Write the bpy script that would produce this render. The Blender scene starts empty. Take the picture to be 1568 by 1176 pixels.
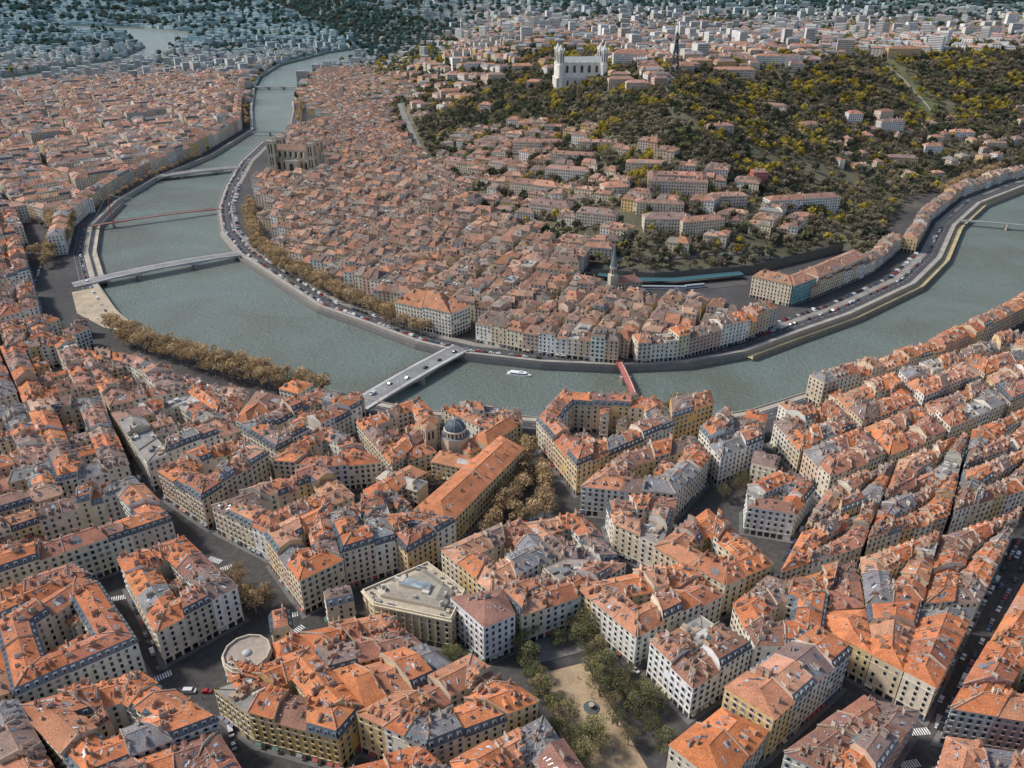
import bpy, math, random
from mathutils import Vector, noise
from mathutils.geometry import delaunay_2d_cdt
R=random; R.seed(11)
FPX=1207.0; PITCH=math.radians(28); CAMH=265.0; WZ=-5.0
SP,CP=math.sin(PITCH),math.cos(PITCH)
scene=bpy.context.scene
# ---------- back-projection: image pixel through the camera -> world metres on a level plane -------------
def ray(u,v):
    xn=(u-784)/FPX; yn=(588-v)/FPX
    return xn, CP+SP*yn, -SP+CP*yn
def G(u,v,z=0.0):
    a,b,c=ray(u,v); t=(z-CAMH)/c
    return (a*t,b*t)
def GL(l,z=0.0): return [G(u,v,z) for u,v in l]
def nrm(a,b):
    dx=b[0]-a[0];dy=b[1]-a[1];l=math.hypot(dx,dy) or 1e-6
    return dx/l,dy/l,l
def offline(l,d):
    out=[];n=len(l)
    for i in range(n):
        x1,y1,_=nrm(l[max(0,i-1)],l[max(1,i)]) ; x2,y2,_=nrm(l[min(i,n-2)],l[min(i+1,n-1)])
        k=d/max(.4,1+x1*x2+y1*y2); out.append((l[i][0]+(-y1-y2)*k,l[i][1]+(x1+x2)*k))
    return out
# ---------- river outlines ------------------------------------------
FARB=GL([(455,133),(448,170),(440,205),(400,222),(368,252),(345,290),(333,325),(338,362),(365,395),(425,435),(490,478),(560,503),(640,533),(715,551),(830,564),(940,569),(1050,564),(1140,548),(1210,522),(1300,490),(1400,442),(1440,402),(1462,352),(1500,317),(1568,290),(1680,264)],WZ)
NEARB=GL([(390,135),(386,165),(388,198),(325,237),(240,272),(180,308),(142,345),(135,385),(148,432),(180,478),(230,518),(290,542),(400,572),(480,592),(545,608),(640,628),(830,640),(980,645),(1090,638),(1150,628),(1220,606),(1310,578),(1400,550),(1470,515),(1568,462),(1700,400)])
UPL=GL([(548,73),(500,80),(430,98),(400,116)]); UPR=GL([(455,133),(475,112),(530,96),(562,88)])
SAONE=FARB[::-1]+UPR[1:]+UPL+NEARB
RHONE=GL([(-300,150),(-80,128),(90,104),(190,86),(222,70),(190,52),(100,44),(100,38),(220,42),(300,50),(262,72),(240,90),(150,108),(0,130),(-80,142),(-300,170)])
# ---------- terrain ---------------------------------------------------------
FOOT=[(-3000,9500),(-1373,5478),(-700,3482),(-450,3062),(-400,2400)]+GL([(520,150),(585,205),(630,250),(700,315),(800,372),(900,410),(1000,425),(1150,412),(1290,380)])+offline(FARB,58)[20:26]+[(1500,1400),(2600,1900),(9500,3000)]
HP=FOOT+[(9600,12000),(-3000,12000)]
def inpoly(x,y,p):
    c=False; n=len(p); j=n-1
    for i in range(n):
        xi,yi=p[i]; xj,yj=p[j]
        if (yi>y)!=(yj>y) and x<(xj-xi)*(y-yi)/(yj-yi)+xi: c=not c
        j=i
    return c
def pdist(x,y,l):
    m=1e18
    for i in range(len(l)-1):
        x0,y0=l[i]; x1,y1=l[i+1]; dx=x1-x0; dy=y1-y0
        t=((x-x0)*dx+(y-y0)*dy)/(dx*dx+dy*dy)
        t=0 if t<0 else (1 if t>1 else t)
        e=(x-x0-t*dx)**2+(y-y0-t*dy)**2
        if e<m: m=e
    return math.sqrt(m)
def terr(x,y):
    if y<600: return 0.0
    if not inpoly(x,y,HP): return 0.0
    d=pdist(x,y,FOOT)
    s=min(1,d/430.0); s=s*s*(3-2*s)*0.55+s*0.45
    z=122*s
    k=min(1,d/120)
    z+=k*(9*noise.noise(Vector((x/170,y/170,3)))+3*noise.noise(Vector((x/55,y/55,7))))
    if d>430: z+= -18*min(1,(d-430)/900)
    return max(z,0.0)
def GT(u,v,off=0.0):
    a,b,c=ray(u,v); t=200.0
    while t<9000:
        if CAMH+c*t<=terr(a*t,b*t)+off: break
        t+=8
    return (a*t,b*t)
def HG(l): return [GT(u,v) for u,v in l]
MEADOW=HG([(1340,88),(1362,85),(1450,178),(1420,186)])
# ---------- materials ----------------------------------------------------------
def mat(name,rough=.85,sc=(.12,1.4),amt=(.35,.35),metal=0,spec=.3,bump=0,leaf=False):
    m=bpy.data.materials.new(name); m.use_nodes=True; nt=m.node_tree; N=nt.nodes; L=nt.links
    b=N['Principled BSDF']; b.inputs['Roughness'].default_value=rough; b.inputs['Metallic'].default_value=metal
    b.inputs['Specular IOR Level'].default_value=spec
    at=N.new('ShaderNodeAttribute'); at.attribute_name='tint'
    g=N.new('ShaderNodeNewGeometry'); cur=at.outputs['Color']
    for s,a in zip(sc,amt):
        n=N.new('ShaderNodeTexNoise'); n.inputs['Scale'].default_value=s; n.inputs['Detail'].default_value=4
        L.new(g.outputs['Position'],n.inputs['Vector'])
        mr=N.new('ShaderNodeMapRange'); mr.inputs[1].default_value=.3; mr.inputs[2].default_value=.7
        mr.inputs[3].default_value=1-a; mr.inputs[4].default_value=1+a
        L.new(n.outputs['Fac'],mr.inputs[0])
        mu=N.new('ShaderNodeVectorMath'); mu.operation='SCALE'; L.new(cur,mu.inputs[0]); L.new(mr.outputs[0],mu.inputs['Scale']); cur=mu.outputs[0]
        if bump:
            bp=N.new('ShaderNodeBump'); bp.inputs['Strength'].default_value=bump; bp.inputs['Distance'].default_value=.3
            L.new(n.outputs['Fac'],bp.inputs['Height']); L.new(bp.outputs[0],b.inputs['Normal'])
    L.new(cur,b.inputs['Base Color'])
    if leaf:
        tr=N.new('ShaderNodeBsdfTranslucent'); mx=N.new('ShaderNodeMixShader'); mx.inputs[0].default_value=.4
        L.new(cur,tr.inputs[0]); L.new(b.outputs[0],mx.inputs[1]); L.new(tr.outputs[0],mx.inputs[2]); L.new(mx.outputs[0],N['Material Output'].inputs[0])
    return m
M_WALL=mat('limewash_plaster',.9,(.15,.8),(.13,.11))
M_ROOF=mat('terracotta_tiles',.85,(.18,1.9),(.22,.34),bump=.35)
M_GLASS=mat('window_glass',.12,(.3,.3),(.3,.3),spec=.6)
M_TRIM=mat('cut_stone',.8,(.2,1.),(.12,.12))
M_SLATE=mat('slate_zinc',.5,(.3,1.5),(.15,.2))
M_METAL=mat('painted_metal',.45,(.3,.3),(.05,.05))
M_LEAF=mat('foliage',.8,(.05,.7),(.2,.25),leaf=True)
M_BARK=mat('bark',.9,(.5,2),(.2,.2))
M_PAVE=mat('paving',.9,(.08,.6),(.2,.15))
M_CAR=mat('car_paint',.25,(.3,.3),(.0,.0),spec=.6)
MATS=[M_WALL,M_ROOF,M_GLASS,M_TRIM,M_SLATE,M_METAL,M_LEAF,M_BARK,M_CAR,M_PAVE]
WALL,ROOF,GLASS,TRIM,SLATE,METAL,LEAF,BARK,CAR,PAVE=range(10)
def wcol(c,j=.06):
    k=1+R.uniform(-j,j); return (c[0]*k,c[1]*k*(1+R.uniform(-.02,.02)),c[2]*k*(1+R.uniform(-.04,.04)))
class MB:
    def __init__(s): s.v=[];s.f=[];s.m=[];s.c=[]
    def q(s,pts,m,c):
        n=len(s.v); s.v.extend(pts); s.f.append(tuple(range(n,n+len(pts)))); s.m.append(m); s.c.append(c)
    def mesh(s,name,o=(0,0,0),smooth=False):
        me=bpy.data.meshes.new(name)
        ox,oy,oz=o
        me.from_pydata([(x-ox,y-oy,z-oz) for x,y,z in s.v],[],s.f)
        used=sorted(set(s.m)); mp={k:i for i,k in enumerate(used)}
        for k in used: me.materials.append(MATS[k])
        me.polygons.foreach_set('material_index',[mp[k] for k in s.m])
        a=me.attributes.new('tint','FLOAT_COLOR','FACE')
        fl=[]
        for c in s.c: fl.extend((c[0],c[1],c[2],1.0))
        a.data.foreach_set('color',fl)
        return me
    def obj(s,name,smooth=False,parent=None):
        if not s.f: return None
        n=len(s.v); x=sum(p[0] for p in s.v)/n; y=sum(p[1] for p in s.v)/n; z=min(p[2] for p in s.v)
        o=bpy.data.objects.new(name,s.mesh(name,(x,y,z),smooth)); o.location=(x,y,z)
        scene.collection.objects.link(o)
        return o
def box(mb,cx,cy,z0,z1,hx,hy,ang,m,c,top=None,tc=None,taper=1.0):
    ca,sa=math.cos(ang),math.sin(ang)
    B=[(cx+ca*x-sa*y,cy+sa*x+ca*y) for x,y in ((-hx,-hy),(hx,-hy),(hx,hy),(-hx,hy))]
    T=[(cx+(x-cx)*taper,cy+(y-cy)*taper) for x,y in B]
    for i in range(4):
        j=(i+1)%4
        mb.q([(*B[i],z0),(*B[j],z0),(*T[j],z1),(*T[i],z1)],m,c)
    mb.q([(*p,z1) for p in T],m if top is None else top,tc or c)
    return T
def tube(mb,p0,p1,r0,r1,n,m,c,cap=False):
    p0=Vector(p0);p1=Vector(p1);d=(p1-p0).normalized()
    a=d.orthogonal().normalized(); b=d.cross(a)
    A=[];B=[]
    for i in range(n):
        t=2*math.pi*i/n; w=a*math.cos(t)+b*math.sin(t)
        A.append(tuple(p0+w*r0));B.append(tuple(p1+w*r1))
    for i in range(n):
        j=(i+1)%n; mb.q([A[i],A[j],B[j],B[i]],m,c)
    if cap: mb.q(B,m,c)
def prism(mb,poly,z0,z1,m,c,tm=None,tc=None):
    n=len(poly)
    for i in range(n):
        j=(i+1)%n; mb.q([(*poly[i],z0),(*poly[j],z0),(*poly[j],z1),(*poly[i],z1)],m,c)
    mb.q([(*p,z1) for p in poly],tm if tm is not None else m,tc or c)
def ngon(cx,cy,r,n,a0=0): return [(cx+r*math.cos(a0+2*math.pi*i/n),cy+r*math.sin(a0+2*math.pi*i/n)) for i in range(n)]
def area(p): return .5*sum(p[i-1][0]*p[i][1]-p[i][0]*p[i-1][1] for i in range(len(p)))
def perim(p): return sum(math.dist(p[i-1],p[i]) for i in range(len(p)))
def ccw(p): return p if area(p)>0 else p[::-1]
def lerp(a,b,t): return tuple(a[i]+(b[i]-a[i])*t for i in range(len(a)))
def inset(p,d):
    out=[];n=len(p)
    for i in range(n):
        a,b,c=p[i-1],p[i],p[(i+1)%n]
        x1,y1,_=nrm(a,b);x2,y2,_=nrm(b,c)
        k=d/max(.4,1+x1*x2+y1*y2)
        out.append((b[0]+(-y1-y2)*k,b[1]+(x1+x2)*k))
    return out
def along(l,step,start=0):
    pts=[];acc=start
    for i in range(len(l)-1):
        x,y,L=nrm(l[i],l[i+1])
        while acc<L:
            pts.append((l[i][0]+x*acc,l[i][1]+y*acc,math.atan2(y,x))); acc+=step
        acc-=L
    return pts
OCC=set(); CS=4
def occ(poly):
    xs=[p[0] for p in poly];ys=[p[1] for p in poly]
    for i in range(int(min(xs)//CS),int(max(xs)//CS)+1):
        for j in range(int(min(ys)//CS),int(max(ys)//CS)+1):
            if inpoly((i+.5)*CS,(j+.5)*CS,poly): OCC.add((i,j))
def isocc(x,y,r=1):
    i,j=int(x//CS),int(y//CS)
    for a in range(-r,r+1):
        for b in range(-r,r+1):
            if (i+a,j+b) in OCC: return True
    return False
# ---------- palettes -------------------------------------------------
WP=[(.66,.57,.43),(.70,.61,.49),(.62,.50,.35),(.64,.46,.23),(.58,.41,.30),(.76,.73,.66),(.73,.70,.64),(.53,.48,.42),(.68,.58,.42),(.68,.55,.42),(.72,.67,.58)]
RP=[(.47,.165,.070),(.44,.15,.065),(.37,.145,.08),(.52,.195,.085),(.36,.16,.105),(.43,.195,.11),(.25,.13,.095),(.49,.18,.08),(.22,.15,.125),(.46,.24,.15),(.20,.19,.19)]
RPOLD=[(.225,.13,.095),(.27,.145,.10),(.19,.125,.10),(.32,.165,.11),(.25,.16,.12),(.17,.125,.105),(.34,.215,.15),(.22,.18,.15),(.29,.165,.11),(.36,.17,.10)]
RPLEFT=[(.36,.19,.13),(.31,.165,.12),(.41,.205,.135),(.29,.17,.135),(.34,.20,.15),(.24,.165,.14),(.43,.26,.18),(.23,.215,.205)]
SH=[(.55,.53,.5),(.3,.33,.36),(.45,.45,.42),(.5,.42,.32),(.25,.35,.38)]
# ---------- windows & buildings ---------------------------------------------
def windows(mb,p,q,z0,z1,lod,tc,pitch=2.9,ground=True):
    x,y,L=nrm(p,q)
    if L<3.0 or z1-z0<3.0: return
    nx,ny=y,-x
    fl=max(1,int(round((z1-z0)/3.3))); fh=(z1-z0)/fl
    n=max(1,int((L-.8)/pitch)); st=L/n
    hw=.58; sh=R.random()<.5; sc=R.choice(SH)
    awn=R.choice(((.3,.05,.04),(.05,.12,.1),(.45,.4,.3),(.06,.07,.15),(.2,.2,.2)))
    for k in range(fl):
        zz=z0+k*fh
        if k==0 and ground and lod>=2:
            zb,zt,w=zz+.2,zz+2.9,st*.36
        else: zb,zt,w=zz+.75,zz+.75+min(2.0,fh*.6)*(.8 if k==fl-1 else 1),hw
        for i in range(n):
            cx=p[0]+x*(i+.5)*st; cy=p[1]+y*(i+.5)*st
            if R.random()<.05: continue
            if lod>=2:
                o=.05; e=.2
                mb.q([(cx-x*(w+e)+nx*o,cy-y*(w+e)+ny*o,zb-.12),(cx+x*(w+e)+nx*o,cy+y*(w+e)+ny*o,zb-.12),(cx+x*(w+e)+nx*o,cy+y*(w+e)+ny*o,zt+.18),(cx-x*(w+e)+nx*o,cy-y*(w+e)+ny*o,zt+.18)],TRIM,tc)
                if k>0:
                    mb.q([(cx-x*(w+e)+nx*.3,cy-y*(w+e)+ny*.3,zb-.1),(cx+x*(w+e)+nx*.3,cy+y*(w+e)+ny*.3,zb-.1),(cx+x*(w+e)+nx*.06,cy+y*(w+e)+ny*.06,zb-.06),(cx-x*(w+e)+nx*.06,cy-y*(w+e)+ny*.06,zb-.06)],TRIM,tc)
                elif R.random()<.35:
                    mb.q([(cx-x*w+nx*.1,cy-y*w+ny*.1,zt),(cx+x*w+nx*.1,cy+y*w+ny*.1,zt),(cx+x*w+nx*1.3,cy+y*w+ny*1.3,zt-.6),(cx-x*w+nx*1.3,cy-y*w+ny*1.3,zt-.6)],METAL,awn)
                if sh and k>0 and R.random()<.8:
                    for s in(-1,1):
                        a0=s*(w+.02);a1=s*(w+.5);o2=.12
                        mb.q([(cx+x*a0+nx*o2,cy+y*a0+ny*o2,zb),(cx+x*a1+nx*o2,cy+y*a1+ny*o2,zb),(cx+x*a1+nx*o2,cy+y*a1+ny*o2,zt),(cx+x*a0+nx*o2,cy+y*a0+ny*o2,zt)],METAL,sc)
            o=.09
            g=R.choice(((.02,.022,.026),(.035,.04,.045),(.015,.015,.018),(.07,.075,.08),(.25,.24,.22) if R.random()<.3 else (.03,.03,.03)))
            if lod==1: g=(.045,.047,.05)
            mb.q([(cx-x*w+nx*o,cy-y*w+ny*o,zb),(cx+x*w+nx*o,cy+y*w+ny*o,zb),(cx+x*w+nx*o,cy+y*w+ny*o,zt),(cx-x*w+nx*o,cy-y*w+ny*o,zt)],GLASS,g)
        if lod>=2 and k in(1,fl-1) :
            o=.16
            a=(p[0]+nx*o,p[1]+ny*o);b=(q[0]+nx*o,q[1]+ny*o)
            mb.q([(*a,zz-.05),(*b,zz-.05),(*b,zz+.25),(*a,zz+.25)],TRIM,tc)
            mb.q([(*a,zz+.25),(*b,zz+.25),(*q,zz+.25),(*p,zz+.25)],TRIM,tc)
def chimney(mb,x,y,z0,z1,l,ang,lod,rc):
    c=R.choice(((.48,.35,.26),(.58,.5,.41),(.42,.23,.15),(.36,.3,.25)))
    box(mb,x,y,z0,z1,l/2,.32,ang,WALL,c)
    if lod>=2:
        n=max(1,int(l/.65)); ca,sa=math.cos(ang),math.sin(ang)
        for i in range(n):
            o=(i+.5)/n*l-l/2
            box(mb,x+ca*o,y+sa*o,z1,z1+.55,.16,.16,ang,ROOF,rc)
def dormer(mb,P,n,ang,w,h,rc,wc,lod,dark=False):
    x,y,z=P
    cx=x-n[0]*1.2;cy=y-n[1]*1.2
    box(mb,cx,cy,z-.6,z+h,w/2,1.2,ang,SLATE if dark else WALL,(.12,.13,.15) if dark else wc)
    ca,sa=math.cos(ang),math.sin(ang)
    a=(cx-ca*(w/2+.2)+n[0]*1.35,cy-sa*(w/2+.2)+n[1]*1.35,z+h+.02);b=(cx+ca*(w/2+.2)+n[0]*1.35,cy+sa*(w/2+.2)+n[1]*1.35,z+h+.02)
    c=(b[0]-n[0]*3,b[1]-n[1]*3,z+h+.02);d=(a[0]-n[0]*3,a[1]-n[1]*3,z+h+.02)
    r1=(cx+n[0]*1.35,cy+n[1]*1.35,z+h+.5);r2=(r1[0]-n[0]*3,r1[1]-n[1]*3,r1[2])
    mm,cc=(SLATE,(.13,.14,.17)) if dark else (ROOF,rc)
    mb.q([a,r1,r2,d],mm,cc);mb.q([b,c,r2,r1],mm,cc);mb.q([a,b,r1],WALL,wc)
    o=1.26
    ww=w/2-.25
    mb.q([(cx-ca*ww+n[0]*o,cy-sa*ww+n[1]*o,z+.15),(cx+ca*ww+n[0]*o,cy+sa*ww+n[1]*o,z+.15),(cx+ca*ww+n[0]*o,cy+sa*ww+n[1]*o,z+h-.15),(cx-ca*ww+n[0]*o,cy-sa*ww+n[1]*o,z+h-.15)],GLASS,(.03,.035,.04))
def bldg(mb,a,b,c,d,zb,h,rh,lod,kind,wc,rc,win=(1,0,1,0),hip=(0,0)):
    z=zb+h; tc=lerp(wc,(.74,.70,.61),.5)
    Q=[a,b,c,d]
    zw0=zb-(8 if zb>3 else 0)
    for i in range(4):
        p,q=Q[i],Q[(i+1)%4]
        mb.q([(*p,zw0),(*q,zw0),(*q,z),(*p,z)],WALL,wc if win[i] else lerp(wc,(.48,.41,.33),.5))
        if lod and win[i]: windows(mb,p,q,zb,z-.4,lod,tc)
    if kind=='flat':
        mb.q([(*p,z-.6) for p in Q],PAVE,R.choice(((.36,.33,.3),(.25,.24,.23),(.30,.27,.24))))
        if lod:
            cx=sum(p[0] for p in Q)/4;cy=sum(p[1] for p in Q)/4;x,y,L=nrm(a,b)
            for k in range(5):
                box(mb,cx+R.uniform(-.35,.35)*L,cy+R.uniform(-3,3),z-.65,z+R.uniform(.2,1.5),R.uniform(.4,2),R.uniform(.4,1.6),math.atan2(y,x),WALL,R.choice(((.5,.49,.46),(.2,.2,.2),(.4,.3,.22))))
        return
    x,y,L=nrm(a,b); n1=(y,-x); x2,y2,L2=nrm(c,d); n2=(y2,-x2)
    ov=.6
    a1=(a[0]+n1[0]*ov,a[1]+n1[1]*ov);b1=(b[0]+n1[0]*ov,b[1]+n1[1]*ov)
    c1=(c[0]+n2[0]*ov,c[1]+n2[1]*ov);d1=(d[0]+n2[0]*ov,d[1]+n2[1]*ov)
    ze=z-.05
    if lod>=1:
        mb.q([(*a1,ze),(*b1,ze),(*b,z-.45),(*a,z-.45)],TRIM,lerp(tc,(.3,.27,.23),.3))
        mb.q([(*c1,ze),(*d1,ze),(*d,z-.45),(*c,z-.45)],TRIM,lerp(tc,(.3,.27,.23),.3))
    zt=ze
    ang=math.atan2(y,x)
    if kind=='mans':
        s=1.3;mh=2.7
        sl=wcol(R.choice(((.09,.11,.13),(.075,.09,.105),(.15,.175,.19))))
        A=lerp(a,d,s/max(3,math.dist(a,d)));B=lerp(b,c,s/max(3,math.dist(b,c)));C=lerp(c,b,s/max(3,math.dist(b,c)));D=lerp(d,a,s/max(3,math.dist(a,d)))
        mb.q([(*a1,ze),(*b1,ze),(*B,z+mh),(*A,z+mh)],SLATE,sl);mb.q([(*c1,ze),(*d1,ze),(*D,z+mh),(*C,z+mh)],SLATE,sl)
        mb.q([(*b,z),(*c,z),(*C,z+mh),(*B,z+mh)],WALL,wc);mb.q([(*d,z),(*a,z),(*A,z+mh),(*D,z+mh)],WALL,wc)
        if lod:
            for (p,q,nn) in ((a,b,n1),(c,d,n2)):
                xx,yy,LL=nrm(p,q);n=max(1,int(LL/3.1));an=math.atan2(yy,xx)
                for i in range(n):
                    t=(i+.5)/n; X=p[0]+(q[0]-p[0])*t+nn[0]*.1;Y=p[1]+(q[1]-p[1])*t+nn[1]*.1
                    box(mb,X-nn[0]*.8,Y-nn[1]*.8,z+.3,z+2.1,.75,.8,an,TRIM,(.55,.53,.49),SLATE,sl)
                    o=.07;w=.5
                    mb.q([(X-xx*w+nn[0]*o,Y-yy*w+nn[1]*o,z+.4),(X+xx*w+nn[0]*o,Y+yy*w+nn[1]*o,z+.4),(X+xx*w+nn[0]*o,Y+yy*w+nn[1]*o,z+1.9),(X-xx*w+nn[0]*o,Y-yy*w+nn[1]*o,z+1.9)],GLASS,(.03,.03,.035))
        a1,b1,c1,d1=A,B,C,D; zt=z+mh; rh=rh*.55
    m1=lerp(a1,d1,.5);m2=lerp(b1,c1,.5);ML=math.dist(m1,m2)
    zr=zt+rh
    h1=hip[0]*min(.42,math.dist(a,d)*.45/ML); h2=hip[1]*min(.42,math.dist(b,c)*.45/ML)
    r1=lerp(m1,m2,h1);r2=lerp(m2,m1,h2)
    mb.q([(*a1,zt),(*b1,zt),(*r2,zr),(*r1,zr)],ROOF,rc)
    mb.q([(*c1,zt),(*d1,zt),(*r1,zr),(*r2,zr)],ROOF,rc if R.random()<.7 else wcol(rc,.2))
    mb.q([(*d1,zt),(*a1,zt),(*r1,zr)],ROOF if h1 else WALL,rc if h1 else wc)
    mb.q([(*b1,zt),(*c1,zt),(*r2,zr)],ROOF if h2 else WALL,rc if h2 else wc)
    if lod==0: return
    if lod>=2:
        an=math.atan2(r2[1]-r1[1],r2[0]-r1[0])
        box(mb,(r1[0]+r2[0])/2,(r1[1]+r2[1])/2,zr-.1,zr+.12,math.dist(r1,r2)/2,.18,an,ROOF,lerp(rc,(.5,.3,.2),.3))
    def S(side,t,s):
        if side==0: e0,e1,q0,q1=a1,b1,r1,r2
        else: e0,e1,q0,q1=d1,c1,r1,r2
        e=lerp(e0,e1,t);r=lerp(q0,q1,t);p=lerp(e,r,s)
        return p[0],p[1],zt+(zr-zt)*s
    dep=math.dist(a,d)/2
    if lod>=2:
        for (p,r_,q,hh) in ((a1,r1,d1,h1),(b1,r2,c1,h2)):
            if hh or R.random()<.45: continue
            for s0,s1 in ((p,r_),(r_,q)):
                z0_,z1_=(zt,zr) if s1 is r_ else (zr,zt)
                xx,yy,_=nrm(s0,s1);ox,oy=-yy*.22,xx*.22
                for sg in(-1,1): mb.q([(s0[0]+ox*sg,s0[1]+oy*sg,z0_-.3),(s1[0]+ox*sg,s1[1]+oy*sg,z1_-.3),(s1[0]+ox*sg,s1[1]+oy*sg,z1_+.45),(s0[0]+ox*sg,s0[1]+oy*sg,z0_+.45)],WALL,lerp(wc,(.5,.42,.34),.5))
                mb.q([(s0[0]-ox,s0[1]-oy,z0_+.45),(s1[0]-ox,s1[1]-oy,z1_+.45),(s1[0]+ox,s1[1]+oy,z1_+.45),(s0[0]+ox,s0[1]+oy,z0_+.45)],ROOF,lerp(rc,(.4,.32,.26),.6))
    nc=R.choice((3,4,5,7)) if lod>=2 else R.choice((1,1,2,3))
    for k in range(nc):
        sd=R.random()<.5; t=R.choice((.05,.95,.06,.94,.5,R.uniform(.1,.9))); s=R.uniform(.25,.92)
        X,Y,Z=S(sd,t,s)
        chimney(mb,X,Y,Z-.8,Z+R.uniform(1.0,2.6),R.choice((.9,1.5,2.2,3.0)),ang+math.pi/2 if R.random()<.75 else ang,lod,rc)
    if lod>=2:
        for sd in (0,1):
            nn=n1 if not sd else n2
            if kind!='mans' and R.random()<.4:
                k=R.choice((1,2,3))
                for i in range(k):
                    X,Y,Z=S(sd,(i+.5)/k,.28); dormer(mb,(X,Y,Z),nn,ang,1.5,1.3,rc,tc,lod)
            for i in range(R.choice((0,1,2,3,4,5))):
                t=R.uniform(.1,.85);s=R.uniform(.2,.7);w=R.choice((.8,1.,1.6))/L;q=R.choice((1.2,1.6,2.2))/max(4,dep)
                p=[S(sd,t,s),S(sd,t+w,s),S(sd,t+w,s+q),S(sd,t,s+q)]
                col=R.choice(((.10,.13,.16),(.3,.36,.4),(.05,.06,.07),(.45,.47,.48)))
                mb.q([(P[0],P[1],P[2]+.12) for P in p],GLASS,col)
            if R.random()<.16:
                t=R.uniform(.05,.6);w=R.uniform(.15,.35);s0=R.uniform(.05,.4);s1=s0+R.uniform(.25,.5)
                p=[S(sd,t,s0),S(sd,t+w,s0),S(sd,t+w,s1),S(sd,t,s1)]
                mb.q([(P[0],P[1],P[2]+.07) for P in p],ROOF,R.choice((wcol(rc,.25),wcol(rc,.25),(.42,.40,.38),(.2,.2,.2))))
            for i in range(R.choice((0,1,2,3))):
                X,Y,Z=S(sd,R.uniform(.1,.9),R.uniform(.3,.9)); box(mb,X,Y,Z-.3,Z+R.uniform(.4,.9),.25,.25,ang,METAL,(.35,.35,.34))
            if R.random()<.4:
                X,Y,Z=S(sd,R.uniform(.1,.9),.85)
                tube(mb,(X,Y,Z),(X,Y,Z+3),.05,.03,3,METAL,(.2,.2,.2)); box(mb,X,Y,Z+2.4,Z+2.5,.8,.04,ang+.5,METAL,(.25,.25,.25))
def block(poly,zb,hm,dep,lod,name,rp=RP,wp=WP,mans=.15,hv=3.0,W=(10,17),merge=None,wings=.75,flat=.03,rv=.15):
    poly=ccw(poly); A=area(poly)
    if A<60: return
    occ(poly)
    if merge is None and lod<1: merge=MB()
    def emit(*args,**kw):
        if merge is not None: bldg(merge,*args,**kw)
        else:
            mb=MB(); bldg(mb,*args,**kw); mb.obj(name)
    def kindf(): 
        r=R.random(); return 'mans' if r<mans else ('flat' if r<mans+flat else 'gab')
    rh=lambda dd:max(1.6,dd*.5*R.uniform(.40,.58))
    if len(poly)==4:
        e=[math.dist(poly[i],poly[(i+1)%4]) for i in range(4)]
        if e[0]+e[2]<e[1]+e[3]: poly=poly[1:]+poly[:1]; e=e[1:]+e[:1]
        w=(e[1]+e[3])/2
        if w<dep*1.75:
            a,b,c,d=poly;L=(e[0]+e[2])/2;n=max(1,round(L/R.uniform(*W)))
            k0=kindf();h=hm+R.uniform(-hv,hv)
            for i in range(n):
                if R.random()<.8: h=hm+R.uniform(-hv,hv);k0=kindf()
                t0=i/n;t1=(i+1)/n
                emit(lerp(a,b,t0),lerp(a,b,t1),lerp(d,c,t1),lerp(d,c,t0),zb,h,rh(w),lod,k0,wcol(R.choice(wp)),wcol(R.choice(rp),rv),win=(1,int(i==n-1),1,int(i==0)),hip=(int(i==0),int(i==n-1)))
            return
    D=min(dep,1.62*A/perim(poly)); inn=inset(poly,D); n=len(poly)
    hc=[hm+R.uniform(-hv,hv)*.6 for _ in range(n)];kc=[kindf() for _ in range(n)];wc_=[R.choice(wp) for _ in range(n)];rc_=[R.choice(rp) for _ in range(n)]
    for i in range(n):
        j=(i+1)%n;p,q,pi,qi=poly[i],poly[j],inn[i],inn[j]
        L=math.dist(p,q)
        if L<2: continue
        m=max(1,round(L/R.uniform(*W)))
        cuts=[0]+[(k+R.uniform(-.25,.25))/m for k in range(1,m)]+[1]
        for k in range(m):
            if k==0: h,kd,wc,rc=hc[i],kc[i],wc_[i],rc_[i]
            elif k==m-1: h,kd,wc,rc=hc[j],kc[j],wc_[j],rc_[j]
            else: h,kd,wc,rc=hm+R.uniform(-hv,hv),kindf(),R.choice(wp),R.choice(rp)
            t0,t1=cuts[k],cuts[k+1]
            if t1-t0<.02: continue
            a,b,c,d=lerp(p,q,t0),lerp(p,q,t1),lerp(pi,qi,t1),lerp(pi,qi,t0)
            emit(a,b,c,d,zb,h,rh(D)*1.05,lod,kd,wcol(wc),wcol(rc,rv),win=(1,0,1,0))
            ir=A/perim(poly)*2-D
            if (ir>6 and R.random()<wings and math.dist(c,d)>7 and 0<k<m-1) or (ir>6 and m<=2 and R.random()<wings*.6):
                x,y,_=nrm(a,b);nx,ny=-y,x; l=min(ir*.85,R.uniform(7,15)); s0,s1=.1,R.uniform(.5,.85)
                g,f=lerp(d,c,s0),lerp(d,c,s1)
                e1=(f[0]+nx*l,f[1]+ny*l);e2=(g[0]+nx*l,g[1]+ny*l)
                emit(f,e1,e2,g,zb,h*R.uniform(.5,.9),rh(6)*.8,min(lod,1) if lod<2 else 2,'gab',wcol(R.choice(wp)),wcol(R.choice(rp),rv),win=(1,1,1,0),hip=(0,0))
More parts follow.
